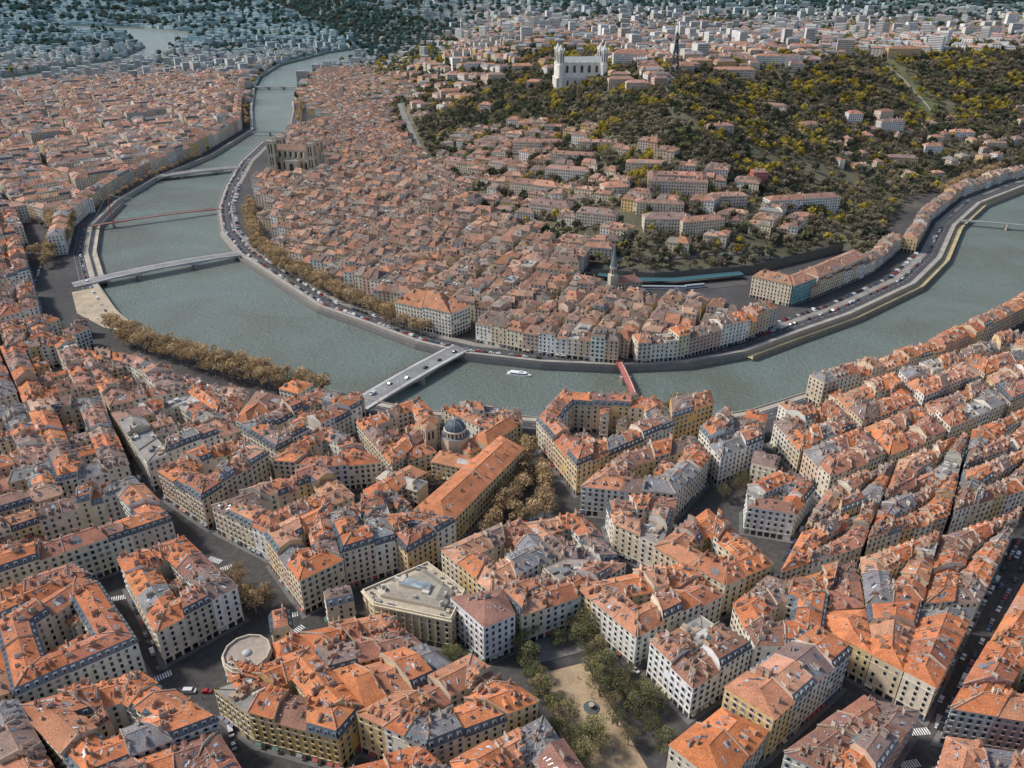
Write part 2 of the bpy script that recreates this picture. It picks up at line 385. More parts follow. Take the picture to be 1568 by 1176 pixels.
# ---------- ground sheet ----------------------------------------------------
def lin(a,b,s):
    o=[];x=a
    while x<b: o.append(x); x+=s
    return o
XS=lin(-9000,-3000,600)+lin(-3000,-1200,120)+lin(-1200,1300,22)+lin(1300,3000,100)+lin(3000,9600,600)+[9600]
YS=lin(-700,600,90)+lin(600,1700,20)+lin(1700,3200,60)+lin(3200,5000,150)+lin(5000,12001,700)
verts=[Vector((x+.37,y+.21)) for y in YS for x in XS]; edges=[]
for P in (SAONE,RHONE):
    s=len(verts); verts+=[Vector(p) for p in P]; edges+=[(s+i,s+(i+1)%len(P)) for i in range(len(P))]
vo,eo,fo,_,_,_=delaunay_2d_cdt(verts,edges,[],0,.01)
gm=bpy.data.meshes.new('ground'); fl=[]
for f in fo:
    x=sum(vo[i][0] for i in f)/len(f);y=sum(vo[i][1] for i in f)/len(f)
    if inpoly(x,y,SAONE) or inpoly(x,y,RHONE): continue
    fl.append(f)
zs=[terr(v[0],v[1]) for v in vo]
gm.from_pydata([(v[0],v[1],z) for v,z in zip(vo,zs)],[],fl)
ca=gm.attributes.new('tint','FLOAT_COLOR','POINT'); cc=[]
for v,z in zip(vo,zs):
    x,y=v[0],v[1]
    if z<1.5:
        c=(.07,.067,.065) if y<2000 else (.075,.105,.105)  # far flat ground: teal haze painted into its colour
        if y>2600: c=(.06,.11,.115)  # farthest ground, painted haze deepened
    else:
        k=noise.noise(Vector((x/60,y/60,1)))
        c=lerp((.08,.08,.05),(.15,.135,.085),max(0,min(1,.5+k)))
        if y>1700: c=lerp(c,(.07,.115,.11),.7)  # haze on the far hills is blended into the ground colour
        if inpoly(x,y,MEADOW): c=(.13,.135,.06)
    cc.extend((*c,1))
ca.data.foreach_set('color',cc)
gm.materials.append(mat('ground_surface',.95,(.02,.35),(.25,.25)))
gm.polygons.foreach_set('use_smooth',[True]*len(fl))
go=bpy.data.objects.new('ground',gm); scene.collection.objects.link(go)
# ---------- water ------------------------------------------------------
wm=bpy.data.materials.new('river_water'); wm.use_nodes=True; N=wm.node_tree.nodes; L=wm.node_tree.links
b=N['Principled BSDF']; b.inputs['Roughness'].default_value=.25; b.inputs['IOR'].default_value=1.33
g=N.new('ShaderNodeNewGeometry')
n0=N.new('ShaderNodeTexNoise'); n0.inputs['Scale'].default_value=.009; n0.inputs['Detail'].default_value=6; n0.inputs['Distortion'].default_value=1.2; L.new(g.outputs['Position'],n0.inputs['Vector'])
mrr=N.new('ShaderNodeMapRange');mrr.inputs[1].default_value=.35;mrr.inputs[2].default_value=.65;L.new(n0.outputs['Fac'],mrr.inputs[0])
cr=N.new('ShaderNodeMix'); cr.data_type='RGBA'; cr.inputs['A'].default_value=(.155,.175,.145,1); cr.inputs['B'].default_value=(.185,.235,.215,1)
L.new(mrr.outputs[0],cr.inputs['Factor']); L.new(cr.outputs['Result'],b.inputs['Base Color'])
n1=N.new('ShaderNodeTexNoise'); n1.inputs['Scale'].default_value=.28; n1.inputs['Detail'].default_value=6; n1.inputs['Roughness'].default_value=.75; L.new(g.outputs['Position'],n1.inputs['Vector'])
bp=N.new('ShaderNodeBump'); bp.inputs['Strength'].default_value=1; bp.inputs['Distance'].default_value=2.6
L.new(n1.outputs['Fac'],bp.inputs['Height']); L.new(bp.outputs[0],b.inputs['Normal'])
me=bpy.data.meshes.new('river_water'); me.from_pydata([(-9000,-700,WZ),(9600,-700,WZ),(9600,12000,WZ),(-9000,12000,WZ)],[],[(0,1,2,3)]); me.materials.append(wm)
wo=bpy.data.objects.new('river_water',me); scene.collection.objects.link(wo)
# ---------- quay walls, parapets, roads -----------------------------------
def ribbon(mb,l1,l2,z,m,c,z2=None):
    for i in range(len(l1)-1):
        mb.q([(*l1[i],z),(*l1[i+1],z),(*l2[i+1],z2 if z2 is not None else z),(*l2[i],z2 if z2 is not None else z)],m,c)
def vwall(mb,l,z0,z1,th,m,c):
    l2=offline(l,th)
    for i in range(len(l)-1):
        mb.q([(*l[i],z0),(*l[i+1],z0),(*l[i+1],z1),(*l[i],z1)],m,c)
        mb.q([(*l[i],z1),(*l[i+1],z1),(*l2[i+1],z1),(*l2[i],z1)],m,c)
        mb.q([(*l2[i],0),(*l2[i+1],0),(*l2[i+1],z1),(*l2[i],z1)],m,c)
fb=FARB; nb=NEARB
for nm,l,s in (('quay_wall',FARB,1),('quay_wall',NEARB,-1)):
    mb=MB(); vwall(mb,l,-7,1.0,.6*s,TRIM,(.36,.33,.29)); mb.obj(nm)
mb=MB(); vwall(mb,RHONE+[RHONE[0]],-7,.2,.5,TRIM,(.25,.27,.22)); vwall(mb,UPR+UPL,-7,.2,.5,TRIM,(.25,.27,.22)); mb.obj('river_bank')
def road(l,s,w0,w1,name,z=.03):
    mb=MB(); ribbon(mb,offline(l,s*w0),offline(l,s*w1),z,PAVE,(.07,.07,.072)); 
    mid=(w0+w1)/2
    for x,y,a in along(offline(l,s*mid),9):
        box(mb,x,y,z,z+.008,1.5,.09,a,PAVE,(.7,.7,.68))
    for ww in (w0+.3,w1-.3): ribbon(mb,offline(l,s*ww),offline(l,s*(ww+.14)),z+.006,PAVE,(.6,.6,.58))
    mb.obj(name)
mb=MB()
o1,o2=offline(fb,.7),offline(fb,4.2)
ribbon(mb,o1,o2,.14,PAVE,(.34,.31,.27)); vwall(mb,o2,0,.14,.01,PAVE,(.35,.34,.32))
o1,o2=offline(fb,15.2),offline(fb,21); ribbon(mb,o1,o2,.13,PAVE,(.26,.24,.21)); mb.obj('quay_promenade')
mb=MB(); o1,o2=offline(nb,-.7),offline(nb,-5); ribbon(mb,o1,o2,.14,PAVE,(.38,.34,.28)); mb.obj('quay_promenade')
road(fb,1,4.3,15,'quay_road'); road(nb[3:],-1,6,14,'quay_road')
mb=MB(); seg=fb[17:25]; ribbon(mb,offline(seg,-.1),offline(seg,-8),-3.4,PAVE,(.44,.37,.22)); vwall(mb,offline(seg,-8),-7,-3.4,.3,TRIM,(.3,.27,.2)); mb.obj('lower_quay')
mb=MB(); seg=fb[8:18]; ribbon(mb,offline(seg,-.1),offline(seg,-3.5),-4.0,PAVE,(.26,.25,.23)); vwall(mb,offline(seg,-3.5),-7,-4.0,.3,TRIM,(.22,.21,.2)); mb.obj('lower_quay')
mb=MB(); prism(mb,ccw([p for p in GL([(150,440),(110,448),(118,480),(160,502),(215,512),(182,478)])]),0,.3,PAVE,(.42,.34,.24)); 
ribbon(mb,nb[5:9],offline(nb[5:9],8),-3.2,PAVE,(.45,.40,.33));vwall(mb,offline(nb[5:9],8),-7,-3.2,-.3,TRIM,(.35,.3,.25));mb.obj('quay_ramp')
# hillside road climbing through the wood
mb=MB()
def drape(uv,w,c,off=.7,wall=True):
    l=HG(uv);P=[(x,y) for x,y,a in along(l,9)];a=offline(P,w/2);b=offline(P,-w/2)
    for i in range(len(P)-1):
        z0,z1=terr(*P[i])+off,terr(*P[i+1])+off
        mb.q([(*a[i],z0),(*a[i+1],z1),(*b[i+1],z1),(*b[i],z0)],PAVE,c)
        for s in (a,b): mb.q([(*s[i],z0-5),(*s[i+1],z1-5),(*s[i+1],z1),(*s[i],z0)],TRIM,(.3,.28,.25))
ROADUV=[(612,160),(622,185),(634,212),(650,248)]
drape(ROADUV,9,(.22,.21,.20),1.5);drape([(1345,92),(1385,125),(1430,175)],3.5,(.26,.24,.19));drape([(905,395),(1000,405),(1080,395),(1180,392)],7,(.17,.17,.17));mb.obj('hillside_road')
RDW=HG(ROADUV)
# ---------- near district -------------------------------------------------------
PZ=[0]
pav=MB()
def nearblk(uv,h=19,dep=12.5,z=19,grow=1.6,**k):
    P=ccw(GL(uv,z)); P=inset(P,-grow); o=inset(P,-2.0); PZ[0]+=1
    prism(pav,o,-.1,.10+.003*PZ[0],PAVE,(.16,.15,.145))
    block(P,0,h,dep,2,k.pop('name','apartment_building'),**k)
LB=dict(rp=RPLEFT+RP[:4])
nearblk([(-140,560),(-10,535),(20,600),(-120,640)],**LB)
nearblk([(5,530),(105,515),(150,590),(40,612)],**LB)
nearblk([(118,535),(220,548),(285,592),(170,618)],**LB)
nearblk([(240,560),(375,598),(352,640),(300,600)],h=17,**LB)
nearblk([(395,600),(450,612),(380,645),(365,640)],h=16,**LB)
nearblk([(372,655),(490,600),(548,622),(425,688)],h=20,mans=.9)
nearblk([(-140,660),(30,622),(75,700),(-120,750)],**LB)
nearblk([(42,620),(150,605),(196,715),(90,740)],grow=.5,**LB)
nearblk([(172,630),(290,602),(365,655),(226,708)],grow=.5,flat=.12,**LB)
nearblk([(244,722),(368,672),(410,702),(310,765)],h=20,grow=.5,mans=.4)
nearblk([(-150,770),(70,712),(90,755),(-150,830)],mans=.3,**LB)
nearblk([(-150,845),(90,765),(205,735),(262,795),(100,850),(-150,935)],h=20,mans=.7,grow=.3)
nearblk([(-150,960),(0,905),(110,870),(135,885),(0,945),(-150,1000)],dep=9,mans=.4)
nearblk([(5,965),(118,890),(148,898),(203,985),(30,1062)],h=20,mans=.6,W=(16,26),rp=RP[:4])
nearblk([(-150,1000),(-12,960),(8,1060),(-150,1110)])
nearblk([(188,858),(278,828),(356,902),(243,962)],h=19)
nearblk([(332,772),(490,715),(535,755),(412,812)],h=19)
nearblk([(412,822),(500,775),(520,860),(462,888)],h=21)
nearblk([(425,702),(500,655),(575,700),(500,708)],h=18,dep=9)
nearblk([(505,795),(582,762),(602,828),(530,850)],h=21,mans=.9)
nearblk([(550,640),(640,610),(668,640),(600,698)],h=17,dep=10)
nearblk([(680,615),(792,618),(795,640),(735,640)],h=15,dep=9,mans=0)
nearblk([(640,778),(768,668),(797,684),(682,800)],h=18,dep=14,mans=0,hv=.2,W=(40,50),wp=[(.64,.46,.22)],rp=[(.47,.18,.085)],flat=0,name='cloister_wing')
nearblk([(560,735),(628,700),(645,708),(575,748)],h=14,dep=8,flat=0,mans=0)
nearblk([(580,752),(600,748),(640,782),(625,795),(585,790)],h=15,dep=7,mans=0)
nearblk([(583,800),(640,795),(688,805),(625,842)],h=20,mans=.8)
nearblk([(826,642),(862,606),(1005,618),(1028,650),(885,712)],h=20,mans=.8)
nearblk([(1030,618),(1085,607),(1088,622),(1032,640)],h=24,z=22,wp=[(.66,.40,.14)])
nearblk([(1075,665),(1108,638),(1162,650),(1165,672),(1105,697)],h=21,wp=[(.76,.74,.70)],mans=.4)
nearblk([(898,742),(955,695),(1060,668),(1082,700),(1030,755)],h=19)
nearblk([(935,768),(1030,765),(1010,830),(945,800)],h=18,dep=10)
nearblk([(683,845),(795,795),(845,850),(752,902)],h=19)
nearblk([(805,798),(885,785),(940,845),(860,850)],h=17,dep=10)
nearblk([(768,905),(865,862),(950,865),(885,905),(800,935)],h=19)
nearblk([(700,925),(768,915),(782,945),(742,962)],h=20,wp=[(.76,.74,.70)])
nearblk([(468,965),(590,940),(640,985),(505,1020)],h=18)
nearblk([(338,1050),(470,1000),(545,1085),(515,1120),(385,1085)],h=19,wp=[(.62,.41,.14),(.64,.5,.28)])
nearblk([(515,1030),(650,990),(690,1020),(560,1080)],h=18)
nearblk([(560,1098),(720,1015),(812,1078),(655,1140)],h=20)
nearblk([(480,1190),(640,1150),(700,1200),(560,1290)],h=19)
nearblk([(700,1170),(830,1098),(900,1200),(760,1270)],h=18)
nearblk([(-150,1120),(20,1080),(100,1230),(-150,1290)])
nearblk([(35,1082),(210,1032),(322,1105),(130,1180)],h=18)
nearblk([(120,1190),(325,1120),(400,1240),(180,1300)],h=18)
nearblk([(890,900),(1048,868),(1100,905),(975,968)],h=19)
nearblk([(995,985),(1072,942),(1150,995),(1062,1050)],h=19,grow=0,wp=[(.76,.76,.74)],rp=[(.27,.14,.09),(.31,.15,.095)])
nearblk([(1035,1145),(1110,1085),(1168,1112),(1105,1200)],h=17,wp=[(.66,.58,.46)],rp=[(.52,.18,.07)])
nearblk([(1118,1065),(1245,975),(1292,1005),(1180,1105)],h=20,mans=.6)
nearblk([(1215,1150),(1330,1068),(1400,1085),(1320,1200)],h=18)
nearblk([(1010,835),(1085,780),(1175,865),(1110,893)],h=19)
nearblk([(1150,745),(1195,725),(1245,740),(1215,780),(1150,770)],h=18,dep=9,wp=[(.76,.74,.71)])
nearblk([(1130,925),(1180,885),(1260,915),(1250,985),(1160,985)],h=19)
def patch(A,B,C,D,nu,nv,su,sv,**k):
    hh=k.pop('h',18)
    for i in range(nu):
        for j in range(nv):
            def P(s,t): return lerp(lerp(A,B,s),lerp(D,C,s),t)
            u0,u1=(i+su)/nu,(i+1-su)/nu;v0,v1=(j+sv)/nv,(j+1-sv)/nv
            nearblk([P(u0,v0),P(u1,v0),P(u1,v1),P(u0,v1)],h=hh+R.uniform(-1.5,1.5),grow=.3,**k)
patch((1180,640),(1560,500),(1640,575),(1270,735),4,2,.05,.06)
patch((1265,745),(1600,610),(1590,740),(1190,880),3,2,.04,.07)
patch((1185,890),(1575,770),(1430,1060),(1290,975),3,2,.04,.05)
patch((1575,880),(1800,800),(1800,1150),(1450,1090),2,2,.03,.05,h=19,wp=WP+[(.58,.33,.3)])
patch((1450,1120),(1800,1170),(1800,1330),(1400,1300),2,1,.03,.05,wp=[(.58,.33,.3)])
patch((1600,500),(1800,440),(1850,740),(1640,720),2,3,.05,.05)
# ---------- district fill ---------------------------------------------------
def fill(poly,ang,bw,bd,st,h,dep,lod,name,prob=1,seed=0,per='bldg',warp=9,avoid=(),strict=False,apoly=(),jit=.2,**k):
    cx=sum(p[0] for p in poly)/len(poly);cy=sum(p[1] for p in poly)/len(poly)
    ca,sa=math.cos(ang),math.sin(ang)
    Lp=[((x-cx)*ca+(y-cy)*sa,-(x-cx)*sa+(y-cy)*ca) for x,y in poly]
    x0,x1=min(p[0] for p in Lp),max(p[0] for p in Lp);y0,y1=min(p[1] for p in Lp),max(p[1] for p in Lp)
    def W(x,y):
        nv=noise.noise_vector(Vector((x/85,y/85,seed)))
        x+=nv[0]*warp;y+=nv[1]*warp
        return (cx+x*ca-y*sa,cy+x*sa+y*ca)
    xx=x0
    while xx<x1:
        w=bw*R.uniform(1-jit,1+jit);yy=y0+R.uniform(-5,0)
        while yy<y1:
            d=bd*R.uniform(1-jit,1+jit)
            P=[W(xx,yy),W(xx+w-st,yy),W(xx+w-st,yy+d-st),W(xx,yy+d-st)]
            yy+=d
            mx=sum(p[0] for p in P)/4;my=sum(p[1] for p in P)/4
            if R.random()>prob: continue
            if sum(inpoly(p[0],p[1],poly) for p in P)<3 or not inpoly(mx,my,poly): continue
            if any(math.dist((mx,my),(a[0],a[1]))<a[2] for a in avoid): continue
            if isocc(mx,my,1): continue
            if strict and any(isocc(p[0],p[1],1) for p in P+[lerp(P[i-1],P[i],.5) for i in range(4)]): continue
            if any(inpoly(mx,my,a) for a in apoly): continue
            if any(inpoly(p[0],p[1],SAONE) for p in P): continue
            zb=min(terr(*p) for p in P)
            zb=max(zb,terr(mx,my)-3)
            if zb>1 and pdist(mx,my,RDW)<20: continue
            if per=='blk':
                m=MB(); block(P,zb,h,dep,lod,name,merge=m,**k); m.obj(name)
            else: block(P,zb,h,dep,lod,name,**k)
        xx+=w
OPEN=[GL(p) for p in ([(255,1040),(340,1020),(400,1090),(420,1220),(300,1230)],[(290,810),(400,850),(480,960),(400,1000),(330,960)],[(740,950),(900,920),(1020,1050),(1070,1230),(880,1280)],[(700,780),(790,690),(880,730),(920,800),(760,850)],[(1590,760),(1490,940),(1370,1200),(1440,1250),(1560,960),(1640,800)],[(510,600),(600,650),(640,610),(560,590)],[(590,720),(700,700),(720,740),(640,790),(590,770)],[(545,880),(660,850),(740,910),(700,990),(560,950)],[(340,970),(410,970),(420,1040),(350,1040)],[(1060,760),(1140,730),(1170,800),(1110,820)],
 [(150,500),(260,530),(400,562),(520,600),(520,632),(390,618),(250,590),(150,560)],[(150,640),(180,630),(245,760),(290,840),(262,850),(215,780)],[(1130,980),(1190,860),(1300,740),(1320,760),(1220,880),(1160,1000)])]
RIVM=offline(nb,-15)
OPEN.append(nb[3:]+RIVM[3:][::-1]);OPEN.append(ccw(GL([(560,640),(800,620),(810,700),(640,760)])))
NEARZ=[(-430,200),(500,200),(560,560),(240,480),(-430,600)]
fill(NEARZ,math.radians(-28),17,15,2.5,17,20,2,'apartment_building',seed=9,warp=3,strict=True,apoly=OPEN,hv=2.5)
fill(NEARZ,math.radians(20),13,12,2.0,14,20,2,'apartment_building',seed=19,warp=2,strict=True,apoly=OPEN,hv=3)
CATH=G(458,262,0); 
STP=G(937,452,0)
avo=((CATH[0],CATH[1],58),(STP[0],STP[1]+5,20))
OLD=GL([(398,295),(420,352),(448,385),(525,415),(612,445),(700,475),(735,505),(900,528),(975,528),(1075,512),(1175,480),(1150,452),(1000,448),(920,430),(900,395),(820,352),(740,300),(670,245),(615,200),(500,175),(462,180),(425,215),(395,250)],15)
def rowof(uv,z,dep,h,name,lod=2,**k):
    l=GL(uv,z) if z is not None else uv; l2=offline(l,dep)
    for i in range(len(l)-1):
        P=[l[i],l[i+1],l2[i+1],l2[i]]
        block(P,max(0,terr(*l2[i])*.5),h,abs(dep)*1.1,lod,name,**k)
rowof([(728,488),(800,503),(850,510),(905,516),(948,520)],20,15,19,'quayside_house',wp=WP+[(.78,.75,.69)]*3,mans=0,W=(9,14),rp=RPOLD+RP[:3])
rowof([(978,520),(1040,515),(1090,502),(1140,490),(1190,468)],20,15,18,'quayside_house',wp=WP+[(.66,.5,.28),(.58,.38,.3)],mans=0,W=(9,14),rp=RPOLD+RP[:3])
rowof([(605,462),(690,482),(720,470)],20,30,19,'apartment_building',wp=[(.72,.66,.56)],mans=0,W=(22,30),rp=[(.40,.18,.10)])
rowof([(1152,423),(1213,437)],20,18,20,'quayside_house',wp=[(.68,.57,.42)],mans=0,flat=0,W=(40,50),hv=.3,rp=[(.34,.18,.12)])
rowof([(1217,437),(1250,425)],20,18,20,'quayside_house',wp=[(.16,.36,.38)],mans=0,flat=0,W=(40,50),hv=.3,rp=[(.34,.18,.12)])
rowof([(1253,424),(1330,391)],20,18,20,'quayside_house',wp=[(.70,.61,.49)],mans=0,flat=0,W=(40,60),hv=.3,rp=[(.32,.17,.12)])
rowof(offline(fb,40)[19:22],None,14,14,'quayside_house',mans=0,rp=RPOLD)
rowof(offline(fb,26)[21:26],None,14,13,'quayside_house',mans=0,rp=RPOLD+RPLEFT)
rowof(offline(nb,-33)[0:8][::-1],None,-14,19,'quayside_apartment_building',lod=1,mans=.15,rp=RPLEFT,W=(14,22),wp=WP+[(.74,.58,.38),(.74,.68,.58)])
ROWB=offline(nb,-20)
rowof([ROWB[i] for i in range(20,26)][::-1],None,-13,17,'quayside_apartment_building',mans=.1,rp=RP)
for P in ([(0,500),(62,482),(80,512),(10,540)],[(-120,520),(-10,498),(0,530),(-110,560)],[(-10,440),(48,425),(58,470),(0,488)],[(-130,450),(-20,440),(-10,490),(-120,512)],[(-20,375),(30,362),(44,412),(-12,428)],[(-140,390),(-30,375),(-22,430),(-130,445)],[(-30,330),(22,320),(36,350),(-25,362)],[(-150,340),(-42,330),(-36,365),(-140,380)]):
    nearblk(P,h=18,z=18,grow=0,mans=.3,**LB)
fill(OLD,math.radians(-22),34,25,4.0,15,11,1,'old_town_house',seed=1,rp=RPOLD,mans=.01,hv=3.9,W=(8,13),avoid=avo,wings=.8,rv=.26,wp=WP+[(.58,.5,.4),(.52,.43,.35)])
UPST=GL([(470,110),(560,100),(640,150),(650,200),(600,215),(520,180),(475,172),(462,150)],10)
fill(UPST,math.radians(70),42,30,7,13,11,1,'hillside_block',seed=2,rp=RPOLD+RPLEFT,per='blk',mans=0,W=(10,16))
PRES=GL([(-380,560),(-380,160),(0,125),(380,108),(368,165),(362,195),(305,222),(212,255),(145,292),(100,325),(20,330),(-30,560)],16)
fill(PRES,math.radians(38),64,46,9,18,12.5,1,'city_block',seed=3,rp=RPLEFT,per='blk',mans=.25,flat=.09,W=(11,22),hv=4,warp=24,jit=.35,rv=.25,prob=.96,wp=WP+[(.74,.68,.58),(.72,.62,.54)])
# hillside buildings
HILL=HG([(640,250),(690,205),(790,185),(900,200),(1000,225),(1120,270),(1240,315),(1290,345),(1250,372),(1110,385),(1000,405),(900,402),(800,365),(720,310)])
HB=[(825,232,70,14,14,-8,0),(880,250,60,14,12,-15,0),(1035,292,66,40,14,-8,1),(1020,352,50,18,14,0,0),(1070,362,48,16,15,15,0),(1225,320,88,16,15,12,2),(1160,282,18,14,14,0,3),(820,300,62,18,14,-25,1),(770,262,30,26,12,-35,1),(1360,205,40,14,18,10,2),(1305,190,22,16,16,0,2),(1350,190,26,14,17,20,1),(1378,255,40,14,12,-12,4),(745,172,22,14,12,-20,1),(1010,325,50,12,12,-10,0),(915,345,44,20,13,-20,1),(940,300,30,18,12,10,0),(1120,120,70,14,14,0,1),(1050,112,40,12,12,5,1),(975,142,34,16,14,0,1),(1380,90,60,16,14,0,4),(1190,102,80,14,16,0,2),(640,170,26,18,16,20,0),(1180,168,44,12,8,-30,1),(965,100,60,22,20,0,2),(920,230,60,10,9,-12,0),(1235,200,26,12,9,10,1),(800,112,40,16,14,0,1),(760,125,34,16,14,10,0),(820,135,30,14,12,-10,1),(950,135,40,14,12,5,1),(1500,60,80,14,22,0,2),(1545,45,30,14,34,0,2),(870,275,56,16,14,-20,2),(760,225,44,14,13,-20,0),(700,262,36,16,14,-30,1),(990,262,50,12,11,-10,1),(845,330,50,18,14,-25,0),(1110,318,44,14,13,5,1),(1470,215,34,14,12,-5,2),(1520,230,30,14,12,0,0),(1100,205,36,12,10,10,1),(1425,235,26,12,11,0,2),(690,150,40,16,15,15,1),(730,108,44,14,15,0,2)]
HC={0:(.66,.56,.43),1:(.66,.54,.44),2:(.78,.75,.69),3:(.45,.09,.07),4:(.64,.47,.27)}
for (u,v,w,d,h,an,ci) in HB:
    x,y=GT(u,v); a=math.radians(an);ca,sa=math.cos(a),math.sin(a)
    P=[(x+ca*p-sa*q,y+sa*p+ca*q) for p,q in ((-w/2,-d/2),(w/2,-d/2),(w/2,d/2),(-w/2,d/2))]
    zb=min(terr(*p) for p in P); zb=max(zb,terr(x,y)-5)
    block(P,zb,h+4,11 if d>25 else 30,1 if v<200 else 2,'hillside_mansion',wp=[HC[ci]],rp=RPLEFT[:6],mans=0,hv=.3,W=(30,60),flat=0,wings=.3)
fill(HILL,math.radians(-25),34,26,8,13,10,1,'hillside_block',seed=5,prob=.82,rp=RPOLD+RPLEFT,per='blk',mans=0,W=(10,18),warp=15)
fill(HG([(1230,190),(1600,150),(1620,235),(1480,258),(1420,300),(1300,290)]),.3,32,28,17,10,9,1,'hillside_villa',seed=6,prob=.45,rp=RPLEFT,per='blk',mans=0,W=(12,20),warp=15)
fill(HG([(560,130),(680,85),(850,70),(860,120),(760,125),(700,165),(640,190),(590,160)]),.6,40,30,11,13,10,1,'hillside_block',seed=7,prob=.7,rp=RPLEFT+[(.3,.3,.3)],per='blk',mans=0,W=(14,26),warp=15)
fill(HG([(920,95),(1240,70),(1250,108),(1150,125),(1060,118),(1000,160),(930,130)]),.1,44,32,12,14,11,1,'hillside_block',seed=8,prob=.7,rp=RPLEFT+[(.3,.3,.3)],per='blk',mans=0,W=(14,30),warp=15)
# ---------- far districts: merged masses ----------------------------------------
far=MB();WF=[(.60,.58,.53),(.66,.63,.58),(.52,.49,.45),(.76,.74,.71),(.58,.50,.42),(.72,.70,.66)]
RF=[(.33,.20,.16),(.36,.20,.15),(.30,.22,.19),(.36,.25,.2),(.25,.27,.28)]
far2=MB()
def farbox(m,x,y,s,z):
    a=noise.noise(Vector((x/500,y/500,0)))*2+R.uniform(-.1,.1)
    tall=R.random()<.07
    w=s*R.uniform(.24,.48);d=s*R.uniform(.13,.24);h=R.uniform(7,16)
    if tall: h=R.uniform(18,34);w*=1.1;d=7
    wc=wcol(R.choice(WF));rc=wcol(R.choice(RF),.25)
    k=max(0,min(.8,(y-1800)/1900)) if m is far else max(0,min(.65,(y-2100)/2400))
    rc=lerp(rc,(.12,.245,.27),k);wc=lerp(wc,(.24,.41,.44),k*.85)  # painted haze: roof and wall colours shift to teal with distance
    ca,sa=math.cos(a),math.sin(a)
    P=[(x+ca*p-sa*q,y+sa*p+ca*q) for p,q in ((-w,-d),(w,-d),(w,d),(-w,d))]
    if any(inpoly(*p,SAONE) or inpoly(*p,RHONE) for p in P[:2]): return
    occ([P[0],P[1],P[2],P[3]])
    if tall or R.random()<.15:
        prism(m,P,z-6,z+h,WALL,wc,PAVE,lerp((.36,.36,.36),(.17,.29,.31),k))  # flat-roof grey gets the same painted haze
        if tall:
            for kk in range(int(h/3)):
                for i in (0,2):
                    p,q=P[i],P[(i+1)%4];X,Y,_=nrm(p,q)
                    m.q([(p[0]+Y*.2,p[1]-X*.2,z+kk*3+1),(q[0]+Y*.2,q[1]-X*.2,z+kk*3+1),(q[0]+Y*.2,q[1]-X*.2,z+kk*3+2.2),(p[0]+Y*.2,p[1]-X*.2,z+kk*3+2.2)],GLASS,(.12,.13,.14))
    else:
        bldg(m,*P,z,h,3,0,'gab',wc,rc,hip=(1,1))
        if y<3000:
            for kk in range(int(h/3.2)):
                p,q=P[0],P[1];X,Y,_=nrm(p,q);zz=z+kk*3.2+1
                n=max(2,int(math.dist(p,q)/5))
                for i in range(n):
                    e,f=lerp(p,q,(i+.3)/n),lerp(p,q,(i+.7)/n);m.q([(e[0]+Y*.15,e[1]-X*.15,zz),(f[0]+Y*.15,f[1]-X*.15,zz),(f[0]+Y*.15,f[1]-X*.15,zz+1.5),(e[0]+Y*.15,e[1]-X*.15,zz+1.5)],GLASS,(.1,.1,.11))
y=1700.0
while y<8200:
    s=max(24,y/105); x=-.78*y
    while x<.78*y:
        X=x+R.uniform(-.3,.3)*s;Y=y+R.uniform(-.3,.3)*s; x+=s
        if isocc(X,Y,1) or inpoly(X,Y,SAONE) or inpoly(X,Y,RHONE) or inpoly(X,Y,PRES) or inpoly(X,Y,UPST): continue
        hill=inpoly(X,Y,HP); z=terr(X,Y)
        n=noise.noise(Vector((X/300,Y/300,9)))
        if hill:
            if pdist(X,Y,FOOT)<260: 
                if R.random()>.25: continue
            elif n>.3 and R.random()<.65: continue
            elif R.random()<.15: continue
        else:
            if y>2600 and ((n>.35 and R.random()<.6) or R.random()<.08): continue
            if R.random()<.06: continue
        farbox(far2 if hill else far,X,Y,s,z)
    y+=s*.66
y=1180.0
while y<1700:
    x=-100.0
    while x<1250:
        X=x+R.uniform(-7,7);Y=y+R.uniform(-7,7); x+=26
        if not inpoly(X,Y,HP) or isocc(X,Y,2) or inpoly(X,Y,MEADOW): continue
        if pdist(X,Y,FOOT)<390: 
            continue
        if noise.noise(Vector((X/150,Y/150,4)))>.02+(Y-1250)/800: continue
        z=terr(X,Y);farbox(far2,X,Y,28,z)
    y+=24
far.obj('distant_city'); far2.obj('distant_plateau_houses')
